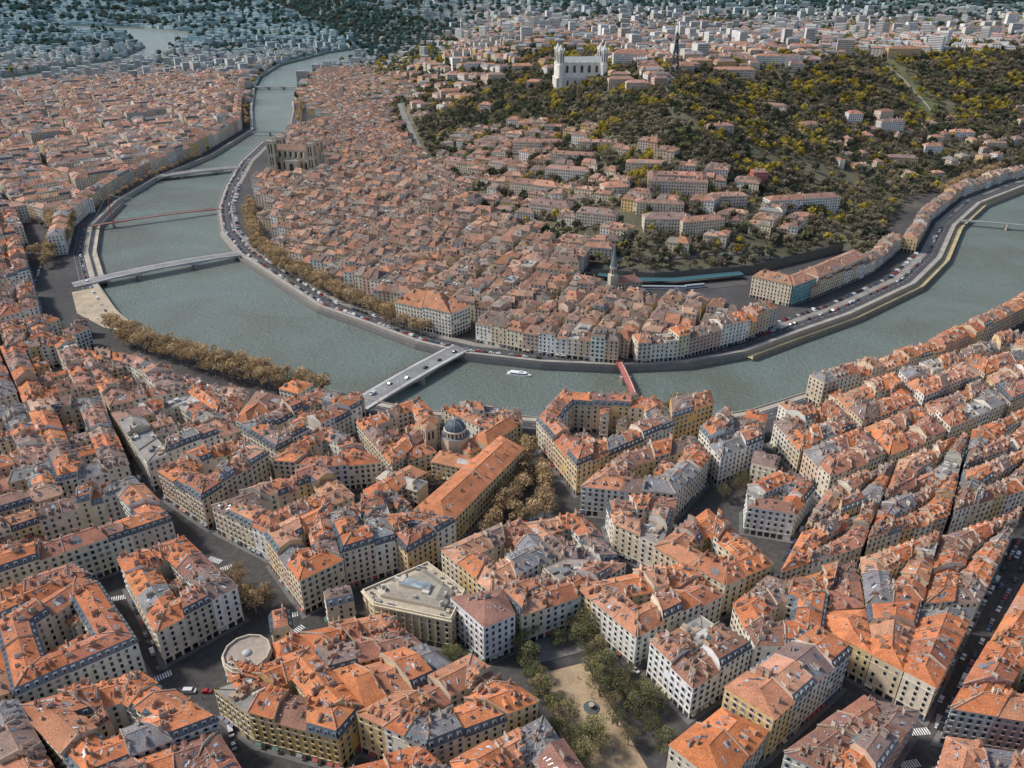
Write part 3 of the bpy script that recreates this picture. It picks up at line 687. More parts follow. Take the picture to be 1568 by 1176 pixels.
# ---------- trees ---------------------------------------------------------
def treemesh(name,seed,nleaf,cols,H=12.,spread=4.2,ls=.5,twigs=0,bark=(.12,.10,.08)):
    r=random.Random(seed); mb=MB(); th=H*.3
    tube(mb,(0,0,-.5),(0,0,th),.38,.27,6,BARK,bark)
    lobes=[]
    for i in range(9):
        a=i*2.4+r.uniform(-.4,.4);rr=spread*r.uniform(.35,.85);z=H*r.uniform(.45,.85)
        if i==0: rr=0;z=H*.88
        p=(math.cos(a)*rr,math.sin(a)*rr,z);lobes.append((p,r.uniform(1.2,2.1)*spread/4,r.uniform(.7,1.25)))
        m=(p[0]*.45,p[1]*.45,th+(z-th)*.55)
        tube(mb,(0,0,th*r.uniform(.7,1)),m,.2,.13,4,BARK,bark);tube(mb,m,p,.13,.04,4,BARK,bark)
        for k in range(twigs):
            q=(p[0]+r.gauss(0,1.5),p[1]+r.gauss(0,1.5),p[2]+r.uniform(-.5,2));s=lerp(m,p,r.uniform(.2,1))
            tube(mb,s,q,.06,.02,3,BARK,bark)
    for i in range(nleaf):
        (px,py,pz),lr,br=r.choice(lobes)
        v=Vector((r.gauss(0,1),r.gauss(0,1),r.gauss(0,1))).normalized()*lr*r.uniform(.55,1.12)
        c=Vector((px+v.x,py+v.y,pz+v.z*.85))
        u=Vector((r.gauss(0,1),r.gauss(0,1),r.gauss(0,1))).normalized();w=u.orthogonal().normalized()
        s=ls*r.uniform(.5,1.3)
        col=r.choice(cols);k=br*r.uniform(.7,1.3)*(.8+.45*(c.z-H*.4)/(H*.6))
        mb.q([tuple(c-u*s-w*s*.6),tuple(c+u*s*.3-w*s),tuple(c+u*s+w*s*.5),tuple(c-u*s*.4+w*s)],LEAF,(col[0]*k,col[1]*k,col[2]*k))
    return mb.mesh(name)
YEL=[(.42,.33,.055),(.34,.285,.05),(.46,.35,.07)]
DRK=[(.09,.105,.07),(.105,.115,.075),(.08,.095,.06)]
BRN=[(.24,.20,.14),(.20,.175,.125),(.28,.225,.15)]
GRN=[(.18,.19,.08),(.15,.17,.075),(.22,.215,.09)]
PLN=[(.46,.32,.17),(.39,.28,.16),(.50,.36,.20)]
TEA=[(.06,.12,.11),(.07,.13,.115),(.05,.10,.10)]  # distant foliage, aerial haze painted into the leaf colours
def forest(name,pts,mesh):
    if not pts: return
    v=[];f=[]
    for x,y,z,s in pts:
        a=R.uniform(0,6.28);n=len(v);h=s/2
        for k in range(4):
            b=a+math.pi/4+k*math.pi/2; v.append((x+math.cos(b)*h*1.414,y+math.sin(b)*h*1.414,z))
        f.append((n,n+1,n+2,n+3))
    me=bpy.data.meshes.new(name);me.from_pydata(v,[],f)
    o=bpy.data.objects.new(name,me);scene.collection.objects.link(o)
    o.instance_type='FACES';o.use_instance_faces_scale=True;o.instance_faces_scale=1.0
    o.show_instancer_for_render=False
    c=bpy.data.objects.new('tree_crown_and_trunk',mesh);scene.collection.objects.link(c);c.parent=o
SETS={'yel':YEL,'drk':DRK,'brn':BRN,'grn':GRN,'pln':PLN,'tea':TEA}
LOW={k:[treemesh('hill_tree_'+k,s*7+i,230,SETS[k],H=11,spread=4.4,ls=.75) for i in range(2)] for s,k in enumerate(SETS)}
buckets={(k,i):[] for k in SETS for i in range(2)}
def put(k,x,y,s,z=None): buckets[(k,R.randrange(2))].append((x,y,terr(x,y) if z is None else z,s))
y=700.0
while y<1800:
    x=-420.0
    while x<1250:
        X=x+R.uniform(-4,4);Y=y+R.uniform(-4,4); x+=8.2
        if abs(X)>.75*Y+60: continue
        if not inpoly(X,Y,HP): continue
        d=pdist(X,Y,FOOT)
        if d<5 or isocc(X,Y,0) or (inpoly(X,Y,MEADOW) and R.random()<.85) or pdist(X,Y,RDW)<10: continue
        n=noise.noise(Vector((X/45,Y/45,12)));n2=noise.noise(Vector((X/90,Y/90,22)))
        dens=.88 if d<430 else .4
        if d<110 and X>-150: dens=.6
        if n2<-.38: dens*=.3
        if R.random()>dens: continue
        k='drk' if n<-.22 else('brn' if n<.08 else 'yel')
        if X<100 and d<300: k='drk' if n<.05 else ('brn' if n<.25 else 'yel')
        if R.random()<.35: k=R.choice(('drk','brn','grn','brn'))
        if d<150 and k=='yel' and R.random()<.7: k='brn'
        put(k,X,Y,R.uniform(.65,1.2))
    y+=8.2
y=1700.0
while y<7500:
    s=max(12,y/120);x=-.75*y
    while x<.75*y:
        X=x+R.uniform(-.4,.4)*s;Y=y+R.uniform(-.4,.4)*s;x+=s
        if isocc(X,Y,0) or inpoly(X,Y,SAONE) or inpoly(X,Y,RHONE) or inpoly(X,Y,PRES): continue
        hill=inpoly(X,Y,HP);n=noise.noise(Vector((X/300,Y/300,9)))
        pr=.4 if hill else .15
        if n>.32: pr=.8
        if hill and pdist(X,Y,FOOT)<260: pr=.9
        if Y<2600 and not hill: pr=.12
        if R.random()>pr: continue
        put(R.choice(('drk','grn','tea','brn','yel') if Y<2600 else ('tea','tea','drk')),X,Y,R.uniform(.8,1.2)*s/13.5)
    y+=s
for k in range(900):
    X=R.uniform(-250,450);Y=R.uniform(420,1000)
    if inpoly(X,Y,OLD) and not isocc(X,Y,0): put(R.choice(('grn','brn','drk')),X,Y,R.uniform(.3,.6),0)
for k in range(2500):
    X=R.uniform(-1200,-150);Y=R.uniform(800,1800)
    if inpoly(X,Y,PRES) and not isocc(X,Y,0): put(R.choice(('grn','brn','pln')),X,Y,R.uniform(.4,.8),0)
for (k,i),pts in buckets.items():
    forest('hillside_trees_'+{'yel':'budding','drk':'evergreen','brn':'bare','grn':'green','pln':'plane','tea':'distant'}[k],pts,LOW[k][i])
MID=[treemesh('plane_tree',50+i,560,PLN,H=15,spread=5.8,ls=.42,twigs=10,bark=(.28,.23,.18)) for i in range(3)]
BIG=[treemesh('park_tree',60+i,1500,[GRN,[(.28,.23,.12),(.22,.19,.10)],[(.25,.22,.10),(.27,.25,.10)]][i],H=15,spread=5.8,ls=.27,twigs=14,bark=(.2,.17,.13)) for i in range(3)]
def tree(name,me,x,y,s=1,z=0):
    o=bpy.data.objects.new(name,me);o.location=(x,y,z);o.rotation_euler=(0,0,R.uniform(0,6.28));o.scale=(s,s,s*R.uniform(.9,1.1));scene.collection.objects.link(o)
def treerow(uv,step,meshes=MID,s=(.8,1.1),jit=1.5,name='plane_tree'):
    for x,y,a in along(GL(uv),step): tree(name,R.choice(meshes),x+R.uniform(-jit,jit),y+R.uniform(-jit,jit),R.uniform(*s))
treerow([(385,318),(395,375),(440,412),(520,452),(600,488),(668,512)],8)
treerow([(378,330),(390,380),(436,420),(512,458),(600,496),(655,518)],9)
treerow([(170,508),(245,540),(330,564),(420,588),(505,610)],7.5,s=(1.05,1.3))
treerow([(190,530),(265,556),(340,578),(430,600)],8.5,s=(1.,1.25))
treerow([(935,646),(1000,650),(1062,646)],7,s=(1.2,1.45));
treerow([(52,400),(100,385),(112,345)],8,s=(1.,1.3));treerow([(75,410),(92,365),(80,345)],8,s=(1.,1.3))
treerow([(372,160),(378,195)],14);treerow([(463,150),(457,190)],12)
treerow([(1440,300),(1480,280),(1530,262)],9)
treerow([(150,320),(230,275),(310,240)],14,s=(.5,.8))
treerow([(810,700),(800,760),(760,800),(745,830)],7);treerow([(830,730),(840,790),(790,810)],8);treerow([(770,740),(750,790)],8,MID+BIG[1:])
treerow([(640,735),(670,745),(690,730)],8,s=(.5,.7));treerow([(365,900),(385,945),(415,920)],8,s=(.8,1.))
treerow([(1110,770),(1150,745)],9,BIG[1:],s=(.7,.9));treerow([(690,1012),(712,1035)],6,BIG[:1],s=(.6,.8),name='park_tree')
for l in ([(795,1000),(830,1075),(870,1140),(900,1190)],[(905,985),(945,1060),(1000,1130),(1020,1180)],[(885,995),(920,1060),(965,1150)],[(790,975),(850,985),(920,965)],[(960,1040),(1010,1100)],[(815,1020),(850,1090),(880,1130)],[(905,1130),(940,1180)],[(830,960),(880,950)]):
    treerow(l,8.5,BIG,s=(.6,.95),name='park_tree')
mb=MB();prism(mb,ccw(GL([(835,1030),(895,1015),(1000,1190),(880,1230)])),0,.2,PAVE,(.38,.28,.18));prism(mb,ccw(GL([(780,985),(920,960),(940,985),(810,1020)])),0,.18,PAVE,(.17,.16,.15));mb.obj('park_path')
mb=MB();x,y=G(905,1085)
prism(mb,ngon(x,y,3.2,14),.2,.7,TRIM,(.4,.36,.3),PAVE,(.10,.12,.115));prism(mb,ngon(x,y,.7,8),.6,2.2,TRIM,(.38,.35,.3));prism(mb,ngon(x,y,1.2,10),2.2,2.5,TRIM,(.42,.38,.32));mb.obj('stone_fountain')
# ---------- cars ---------------------------------------------------------------
def carmesh(col,van=False):
    mb=MB();L,W=(2.1,.88) if not van else (2.6,1.)
    prof=[(-L,.35),(-L,.8),(-L+.25,.95),(-L+.55,1.0),(-L+.95,1.45),(.35,1.48),(1.0,.98),(L-.15,.82),(L,.6),(L,.35)]
    if van: prof=[(-L,.35),(-L,2.0),(-L+.1,2.1),(1.2,2.1),(1.8,1.25),(L-.1,1.05),(L,.7),(L,.35)]
    n=len(prof)
    for i in range(n):
        j=(i+1)%n;p,q=prof[i],prof[j]
        gl=(not van and i in(3,5)) or (van and i==3)
        wp=.12 if p[1]>1.3 else 0;wq=.12 if q[1]>1.3 else 0
        mb.q([(p[0],-W+wp,p[1]),(q[0],-W+wq,q[1]),(q[0],W-wq,q[1]),(p[0],W-wp,p[1])],GLASS if gl else CAR,(.02,.02,.025) if gl else col)
    for s in(-1,1):
        mb.q([(p[0],s*(W-(.12 if p[1]>1.3 else 0)),p[1]) for p in prof],CAR,col)
        if not van: mb.q([(-L+.75,s*(W-.02),1.03),(.75,s*(W-.02),1.03),(.3,s*(W-.07),1.4),(-L+1.05,s*(W-.07),1.4)],GLASS,(.02,.02,.025))
        for x in(-L+.8,L-.8): tube(mb,(x,s*(W-.2),.33),(x,s*(W+.02),.33),.33,.33,8,METAL,(.02,.02,.02),True)
    return mb.mesh('car')
CC=[(.6,.6,.6),(.05,.05,.055),(.02,.02,.022),(.25,.26,.28),(.35,.03,.03),(.05,.09,.2),(.7,.7,.7)]
CM=[carmesh(c) for c in CC]+[carmesh((.65,.65,.65),True)]
def car(x,y,a,z=.04,name='parked_car'):
    o=bpy.data.objects.new(name,R.choice(CM));o.location=(x,y,z);o.rotation_euler=(0,0,a+(math.pi if R.random()<.5 else 0));scene.collection.objects.link(o)
for x,y,a in along(offline(fb[4:15],5.6),5.3):
    if R.random()<.85: car(x,y,a)
for x,y,a in along(offline(fb[4:12],14.),5.3):
    if R.random()<.7: car(x,y,a)
for x,y,a in along(offline(fb[5:10],20),2.8):
    if R.random()<.8: car(x,y,a+1.2,.15)
for x,y,a in along(offline(fb[14:23],13.5),5.6):
    if R.random()<.6: car(x,y,a)
for x,y,a in along(offline(fb[17:22],23),3.0):
    if R.random()<.5: car(x,y,a+1.3)
for x,y,a in along(offline(nb[6:14],-8),17): car(x,y,a,name='car')
def carrow(uv,step,p,off=0,name='parked_car',da=0):
    for x,y,a in along(offline(GL(uv),off),step):
        if R.random()<p and not isocc(x,y,0): car(x,y,a+da,.03,name)
carrow([(1590,800),(1500,960),(1425,1110)],5.4,.8,3.2);carrow([(1590,800),(1500,960),(1425,1110)],5.4,.6,-3.2);carrow([(1580,810),(1420,1110)],30,.8,0,'car')
carrow([(770,830),(860,800)],3,.8,0,'parked_car',1.4);carrow([(765,812),(835,795)],3,.8,0,'parked_car',1.4)
carrow([(175,660),(250,830)],5.5,.7,1.8);carrow([(190,905),(240,1040)],6,.6,2);carrow([(1150,960),(1240,800)],5.5,.7,1.5)
carrow([(610,705),(560,790)],6,.6,1);carrow([(530,700),(420,740)],6,.6,1);carrow([(620,870),(560,880)],5.5,.7);carrow([(880,930),(985,1040)],5.5,.8)
carrow([(265,1060),(340,1060),(360,1150)],7,.6);carrow([(1060,860),(1170,940)],6,.5)
carrow([(110,520),(60,480),(52,440),(90,330),(200,262),(320,215)],8,.7,0)
for t in (.15,.3,.42,.6,.74,.9):
    p=lerp(G(548,622),G(706,532),t);an=math.atan2(G(706,532)[1]-G(548,622)[1],G(706,532)[0]-G(548,622)[0]);o=R.choice((-2.2,2.2));car(p[0]-math.sin(an)*o,p[1]+math.cos(an)*o,an,.35+1.2*4*t*(1-t),'car')
# ---------- pedestrians ------------------------------------------------------
def clothmat(n,c):
    m=bpy.data.materials.new(n);m.use_nodes=True;b=m.node_tree.nodes['Principled BSDF'];nn=m.node_tree.nodes.new('ShaderNodeTexNoise');nn.inputs['Scale'].default_value=9
    mx=m.node_tree.nodes.new('ShaderNodeMix');mx.data_type='RGBA';mx.inputs['A'].default_value=(*[q*.8 for q in c],1);mx.inputs['B'].default_value=(*[q*1.2 for q in c],1)
    m.node_tree.links.new(nn.outputs['Fac'],mx.inputs['Factor']);m.node_tree.links.new(mx.outputs['Result'],b.inputs['Base Color']);b.inputs['Roughness'].default_value=.9;return m
PM=[]
for c in ((.04,.05,.09),(.05,.05,.05),(.3,.08,.06),(.4,.38,.34)):
    vv=[(0,0,.95),(0,0,1.2),(0,0,1.42),(0,0,1.52),(.19,0,1.40),(.24,.05,1.13),(.22,.14,.9),(-.19,0,1.40),(-.24,-.04,1.13),(-.22,-.1,.88),(.1,0,.88),(.11,.16,.48),(.11,.12,.06),(.11,.26,.03),(-.1,0,.88),(-.11,-.04,.48),(-.11,-.24,.1),(-.11,-.12,.03)]
    ee=[(0,1),(1,2),(2,3),(2,4),(4,5),(5,6),(2,7),(7,8),(8,9),(0,10),(10,11),(11,12),(12,13),(0,14),(14,15),(15,16),(16,17)]
    rr=[.15,.13,.15,.06,.07,.05,.035,.07,.05,.035,.1,.065,.045,.04,.1,.065,.045,.04]
    me=bpy.data.meshes.new('pedestrian');me.from_pydata(vv,ee,[]);me.materials.append(clothmat('clothing',c))
    o=bpy.data.objects.new('pedestrian',me);scene.collection.objects.link(o);o.modifiers.new('skin','SKIN')
    for i,r in enumerate(rr): me.skin_vertices[0].data[i].radius=(r,r*.8)
    me.skin_vertices[0].data[0].use_root=True
    PM.append(o)
hm=MB()
for j in range(6):
    for k in range(10):
        f0,f1=-math.pi/2+j*math.pi/6,-math.pi/2+(j+1)*math.pi/6;a0,a1=k*math.pi/5,(k+1)*math.pi/5
        hm.q([(.09*math.cos(f)*math.cos(a),.105*math.cos(f)*math.sin(a),1.64+.13*math.sin(f)) for f,a in((f0,a0),(f0,a1),(f1,a1),(f1,a0))],BARK,(.05,.035,.025) if j>3 or (j>1 and 5<=k<=9) else (.42,.27,.2))
HM=hm.mesh('head')
sp=[G(u,v) for u,v in [(850,1050),(862,1062),(885,1040),(905,1070),(915,1100),(880,1110),(925,1130),(870,1085),(940,1150),(900,1050),(440,945),(450,930),(300,1050),(310,1070),(330,850),(350,870),(250,1030),(1420,1115),(1400,1130),(800,815),(780,790),(600,605),(580,625),(700,540),(130,480),(150,490),(140,470),(170,495),(460,960),(320,1100)]]
for i,(x,y) in enumerate(sp):
    if i<4: o=PM[i]
    else: o=PM[i%4].copy();scene.collection.objects.link(o)
    o.location=(x,y,.2 if i<10 else .03);o.rotation_euler=(0,0,R.uniform(0,6.28));h=bpy.data.objects.new('head',HM);scene.collection.objects.link(h);h.parent=o
mb=MB()
def zebra(u,v,ang,n=8,l=3.2):
    x,y=G(u,v);ca,sa=math.cos(ang),math.sin(ang)
    for i in range(n):
        o=(i-n/2)*1.0;box(mb,x+ca*o,y+sa*o,.0,.035,.25,l/2,ang,PAVE,(.75,.75,.73))
for z_ in ((1410,1120,.1),(1440,1105,1.0),(445,942,.3),(330,858,-.4),(455,965,.9),(250,1035,.6),(185,915,.3),(345,870,.5),(1395,1170,.2)): zebra(*z_)
mb.obj('crosswalk')
# ---------- bridges ---------------------------------------------------------
def bridge(p0,p1,w,z0,camber,piers,dmin,dmax,deckc,sidec,pierc,road_=True,rail=(.3,.32,.33)):
    mb=MB();x,y,L=nrm(p0,p1);nx,ny=-y,x;N_=36
    sup=[0]+piers+[1]
    def zt(t): return z0+camber*4*t*(1-t)
    def zbm(t):
        for i in range(len(sup)-1):
            if sup[i]<=t<=sup[i+1]+1e-9:
                s=(t-sup[i])/(sup[i+1]-sup[i]);return zt(t)-dmin-(dmax-dmin)*abs(2*s-1)**2.2
        return zt(t)-dmin
    def P(t,o): return (p0[0]+x*L*t+nx*o,p0[1]+y*L*t+ny*o)
    h=w/2
    for i in range(N_):
        t0,t1=i/N_,(i+1)/N_;a,b=zt(t0),zt(t1)
        for s in(-1,1):
            mb.q([(*P(t0,s*h),zbm(t0)),(*P(t1,s*h),zbm(t1)),(*P(t1,s*h),b),(*P(t0,s*h),a)],TRIM,sidec)
            mb.q([(*P(t0,s*h),a+.15),(*P(t1,s*h),b+.15),(*P(t1,s*h*.68),b+.15),(*P(t0,s*h*.68),a+.15)],PAVE,(.46,.44,.41))
            mb.q([(*P(t0,s*h*.68),a),(*P(t1,s*h*.68),b),(*P(t1,s*h*.68),b+.15),(*P(t0,s*h*.68),a+.15)],PAVE,(.4,.38,.35))
            mb.q([(*P(t0,s*h*1.01),a-.3),(*P(t1,s*h*1.01),b-.3),(*P(t1,s*h*1.01),b+.35),(*P(t0,s*h*1.01),a+.35)],METAL,rail)
            mb.q([(*P(t0,s*h*1.01),a+1.0),(*P(t1,s*h*1.01),b+1.),(*P(t1,s*h*1.01),b+1.12),(*P(t0,s*h*1.01),a+1.12)],METAL,rail)
            for k in range(4):
                tt=t0+(t1-t0)*k/4;q=P(tt,s*h*1.01);box(mb,q[0],q[1],a+.3,a+1.05,.05,.05,0,METAL,rail)
        mb.q([(*P(t0,-h*.68),a),(*P(t1,-h*.68),b),(*P(t1,h*.68),b),(*P(t0,h*.68),a)],PAVE,deckc)
        mb.q([(*P(t0,-h),zbm(t0)),(*P(t1,-h),zbm(t1)),(*P(t1,h),zbm(t1)),(*P(t0,h),zbm(t0))],TRIM,sidec)
        if road_ and i%2==0: mb.q([(*P(t0,-.08),a+.015),(*P(t1,-.08),b+.015),(*P(t1,.08),b+.015),(*P(t0,.08),a+.015)],PAVE,(.7,.7,.7))
    for t in piers:
        zz=zbm(t)
        poly=[P(t+1.6/L,-h),P(t+1.6/L,h),P(t,h+2.5),P(t-1.6/L,h),P(t-1.6/L,-h),P(t,-h-2.5)]
        prism(mb,poly,-9,zz+.3,TRIM,pierc)
    return mb,P,zt
mb,P,zt=bridge(G(548,622),G(706,532),18,.3,1.2,[.5],1.2,2.6,(.22,.22,.22),(.44,.42,.38),(.36,.33,.28))
for t in(.1,.3,.5,.7,.9):
    for s in(-1,1):
        q=P(t,s*8);tube(mb,(*q,zt(t)),(*q,zt(t)+7),.1,.06,5,METAL,(.15,.16,.17));q2=P(t,s*6.5);tube(mb,(*q,zt(t)+7),(*q2,zt(t)+7.3),.06,.05,4,METAL,(.15,.16,.17))
mb.obj('road_bridge')
mb,P,zt=bridge(G(112,437),G(368,388),15,.2,2.6,[.36,.7],1.1,3.2,(.22,.22,.22),(.46,.46,.43),(.34,.32,.28));mb.obj('road_bridge')
mb,P,zt=bridge(G(238,271),G(368,256),15,.4,1.5,[.28,.72],1.4,5.2,(.2,.19,.18),(.42,.38,.31),(.34,.31,.26));mb.obj('stone_arch_bridge')
mb,P,zt=bridge(G(385,203),G(441,203),6,.3,1.2,[.5],.8,1.5,(.3,.3,.3),(.4,.4,.38),(.34,.31,.26),False);mb.obj('footbridge')
mb,P,zt=bridge(G(388,133),G(458,133),15,.4,1,[.33,.66],1.2,4,(.3,.3,.3),(.45,.44,.4),(.34,.31,.26));mb.obj('road_bridge')
mb,P,zt=bridge(G(1466,338),G(1620,352),5,.3,1.6,[.5],.6,1.2,(.3,.3,.28),(.4,.4,.38),(.34,.31,.26),False);mb.obj('footbridge')
RED=(.36,.07,.05)
mb,P,zt=bridge(G(138,347),G(336,320),5,.5,1.6,[.17],.5,.9,(.35,.2,.17),RED,(.4,.38,.33),False,RED)
q=P(.17,0)
for s in(-1,1): tube(mb,(*P(.17,s*4.5),-4),(q[0],q[1],36),.7,.4,6,METAL,(.4,.12,.08))
for t in (.01,.32,.46,.6,.75,.9,.99):
    for s in(-1,1): tube(mb,(q[0],q[1],35-abs(t-.5)*4),(*P(t,s*2.5),zt(t)+.3),.09,.09,4,METAL,(.5,.48,.45))
mb.obj('cable_stayed_footbridge')
mb,P,zt=bridge(G(944,550),G(972,612),4.6,1.0,1.4,[.5],.6,1.1,(.45,.15,.12),(.42,.08,.06),(.4,.36,.3),False,RED)
for t in(.2,.8):
    for s in(-1,1): tube(mb,(*P(t,s*2.3),-2),(*P(t,s*2.1),6),.25,.18,5,METAL,RED)
mb.obj('suspension_footbridge')
# ---------- boat ------------------------------------------------------------
mb=MB();bx,by=G(795,574,WZ);an=math.radians(-14);ca,sa=math.cos(an),math.sin(an)
def bl(pts): return [(bx+ca*x-sa*y,by+sa*x+ca*y) for x,y in pts]
hull=[(-9,-2),(-8.5,-2.4),(5,-2.4),(8,-1.4),(9.5,0),(8,1.4),(5,2.4),(-8.5,2.4),(-9,2)]
prism(mb,bl(hull),WZ-.3,WZ+1.1,METAL,(.65,.66,.66),PAVE,(.6,.6,.58))
cab=[(-6.5,-1.9),(4,-1.9),(5.6,-.9),(5.6,.9),(4,1.9),(-6.5,1.9)]
prism(mb,bl(cab),WZ+1.1,WZ+2.1,GLASS,(.04,.05,.06));prism(mb,bl([(x*1.05,y*1.08) for x,y in cab]),WZ+2.1,WZ+2.4,METAL,(.75,.76,.76))
prism(mb,bl([(0,-.9),(2,-.9),(2.4,0),(2,.9),(0,.9)]),WZ+2.4,WZ+3.4,METAL,(.6,.6,.6));mb.obj('river_boat')
# ---------- landmarks ----------------------------------------------------------
def frame(x,y,an):
    ca,sa=math.cos(an),math.sin(an)
    return lambda p,q:(x+ca*p-sa*q,y+sa*p+ca*q)
def arch(mb,T,x0,x1,y,z0,z1,c,side,out=.15,n=6):
    w=(x1-x0)/2;cx=(x0+x1)/2;zs=z1-w
    pts=[(x0,z0),(x1,z0),(x1,zs)]+[(cx+w*math.cos(math.pi*k/n),zs+w*math.sin(math.pi*k/n)) for k in range(1,n)]+[(x0,zs)]
    mb.q([(*T(px,y+side*out),pz) for px,pz in pts],GLASS,c)
x,y=GT(888,127);z=terr(x,y)+6;an=math.radians(6);T=frame(x,y,an);mb=MB();W_=(.80,.77,.69)
prism(mb,[T(-42,-21),T(42,-21),T(42,21),T(-42,21)],z-20,z+4,TRIM,(.6,.57,.5))
prism(mb,[T(-33,-13),T(33,-13),T(33,13),T(-33,13)],z+4,z+26,WALL,W_)
a,b,c,d=T(-33,-14),T(33,-14),T(33,14),T(-33,14);r1,r2=T(-33,0),T(33,0)
mb.q([(*a,z+26),(*b,z+26),(*r2,z+34),(*r1,z+34)],SLATE,(.36,.38,.38));mb.q([(*c,z+26),(*d,z+26),(*r1,z+34),(*r2,z+34)],SLATE,(.36,.38,.38))
mb.q([(*b,z+26),(*c,z+26),(*r2,z+34)],WALL,W_);mb.q([(*d,z+26),(*a,z+26),(*r1,z+34)],WALL,W_)
for i in range(5):
    X=-24+i*12
    arch(mb,T,X-2.2,X+2.2,-13,z+11,z+22,(.10,.10,.11),-1);arch(mb,T,X-1.6,X+1.6,-21,z-8,z+1,(.14,.14,.14),-1)
    for s in(-1,1): box(mb,*T(X+6,s*13.8),z+4,z+28,.8,1.2,an,TRIM,W_)
prism(mb,[T(-33+9*math.cos(t)-0,11*math.sin(t)) for t in [math.pi/2+math.pi*k/8 for k in range(9)]],z+2,z+24,WALL,W_,SLATE,(.35,.36,.35))
for sx in(-1,1):
    for sy in(-1,1):
        cx,cy=T(sx*35,sy*16)
        prism(mb,ngon(cx,cy,5.8,8,.39),z-12,z+22,WALL,W_);prism(mb,ngon(cx,cy,6.3,8,.39),z+22,z+23.5,TRIM,(.78,.76,.7))
        prism(mb,ngon(cx,cy,5.1,8,.39),z+23.5,z+43,WALL,W_);prism(mb,ngon(cx,cy,6.2,8,.39),z+43,z+46,TRIM,(.78,.76,.7))
        for k in range(8):
            t=.39+math.pi/8+k*math.pi/4;X,Y=cx+4.8*math.cos(t),cy+4.8*math.sin(t);box(mb,X,Y,z+27,z+40,.35,.7,t,GLASS,(.1,.1,.11))
            X,Y=cx+5.8*math.cos(t+.39),cy+5.8*math.sin(t+.39);box(mb,X,Y,z+46,z+48.5,.6,.6,t,TRIM,W_,taper=.3)
        pr=ngon(cx,cy,4.4,8,.39)
        for k in range(8): mb.q([(*pr[k],z+46.01),(*pr[(k+1)%8],z+46.01),(cx,cy,z+54)],TRIM,(.62,.6,.56))
mb.obj('basilica')
x2,y2=GT(853,132);mb=MB();z2=terr(x2,y2)
box(mb,x2,y2,z2-4,z2+24,4,4,.2,WALL,(.68,.64,.55));prism(mb,ngon(x2,y2,3.2,8),z2+24,z2+33,WALL,(.68,.64,.56))
pr=ngon(x2,y2,3.2,8)
for k in range(8): mb.q([(*pr[k],z2+33.01),(*pr[(k+1)%8],z2+33.01),(x2,y2,z2+38)],SLATE,(.4,.38,.3))
tube(mb,(x2,y2,z2+37),(x2,y2,z2+42),.9,.4,6,METAL,(.6,.42,.1));box(mb,x2+16,y2-2,z2-4,z2+13,13,7,.1,WALL,(.66,.6,.5),ROOF,(.35,.18,.12));mb.obj('chapel_with_bell_tower')
x,y=GT(1030,135);z=terr(x,y);mb=MB();c=(.10,.10,.11)
def lw(t): return 9*(1-t)**1.7+1.2
LV=[k/11 for k in range(12)]
for i in range(11):
    t0,t1=LV[i],LV[i+1];h0,h1=z+72*t0,z+72*t1;w0,w1=lw(t0),lw(t1)
    C0=[(x+sx*w0,y+sy*w0,h0) for sx,sy in((-1,-1),(1,-1),(1,1),(-1,1))];C1=[(x+sx*w1,y+sy*w1,h1) for sx,sy in((-1,-1),(1,-1),(1,1),(-1,1))]
    for k in range(4):
        j=(k+1)%4;tube(mb,C0[k],C1[k],.8,.75,4,METAL,c);tube(mb,C0[k],C1[j],.4,.4,3,METAL,c);tube(mb,C0[j],C1[k],.4,.4,3,METAL,c);tube(mb,C1[k],C1[j],.45,.45,3,METAL,c)
prism(mb,ngon(x,y,4,8),z+66,z+69,METAL,(.2,.2,.21));tube(mb,(x,y,z+70),(x,y,z+88),.8,.2,5,METAL,c);prism(mb,ngon(x,y,12,4,.785),z-4,z+5,WALL,(.5,.46,.4));mb.obj('lattice_broadcast_tower')
# cathedral
x,y=CATH;mb=MB();an=math.radians(-10);T=frame(x,y,an);c=(.54,.46,.34)
prism(mb,[T(-36,-13),T(32,-13),T(32,13),T(-36,13)],0,18,WALL,c,SLATE,(.2,.2,.2))
prism(mb,[T(-36,-7),T(32,-7),T(32,7),T(-36,7)],17.9,31,WALL,c)
mb.q([(*T(-36,-7.5),31),(*T(32,-7.5),31),(*T(32,0),38),(*T(-36,0),38)],ROOF,(.26,.16,.12));mb.q([(*T(32,7.5),31),(*T(-36,7.5),31),(*T(-36,0),38),(*T(32,0),38)],ROOF,(.26,.16,.12))
mb.q([(*T(32,-7.5),31),(*T(32,7.5),31),(*T(32,0),38)],WALL,c);mb.q([(*T(-36,-7.5),31),(*T(-36,7.5),31),(*T(-36,0),38)],WALL,c)
for i in range(8):
    X=-31+i*8.2
    arch(mb,T,X-1.6,X+1.6,-7,20,29,(.06,.06,.06),-1);arch(mb,T,X-1.8,X+1.8,-13,5,15,(.06,.06,.06),-1)
    for s in(-1,1): box(mb,*T(X+4.1,s*14),0,22,.7,1.6,an,TRIM,c);mb.q([(*T(X+4.1,s*14),22),(*T(X+4.7,s*14),22),(*T(X+4.7,s*7),29),(*T(X+4.1,s*7),29)],TRIM,c)
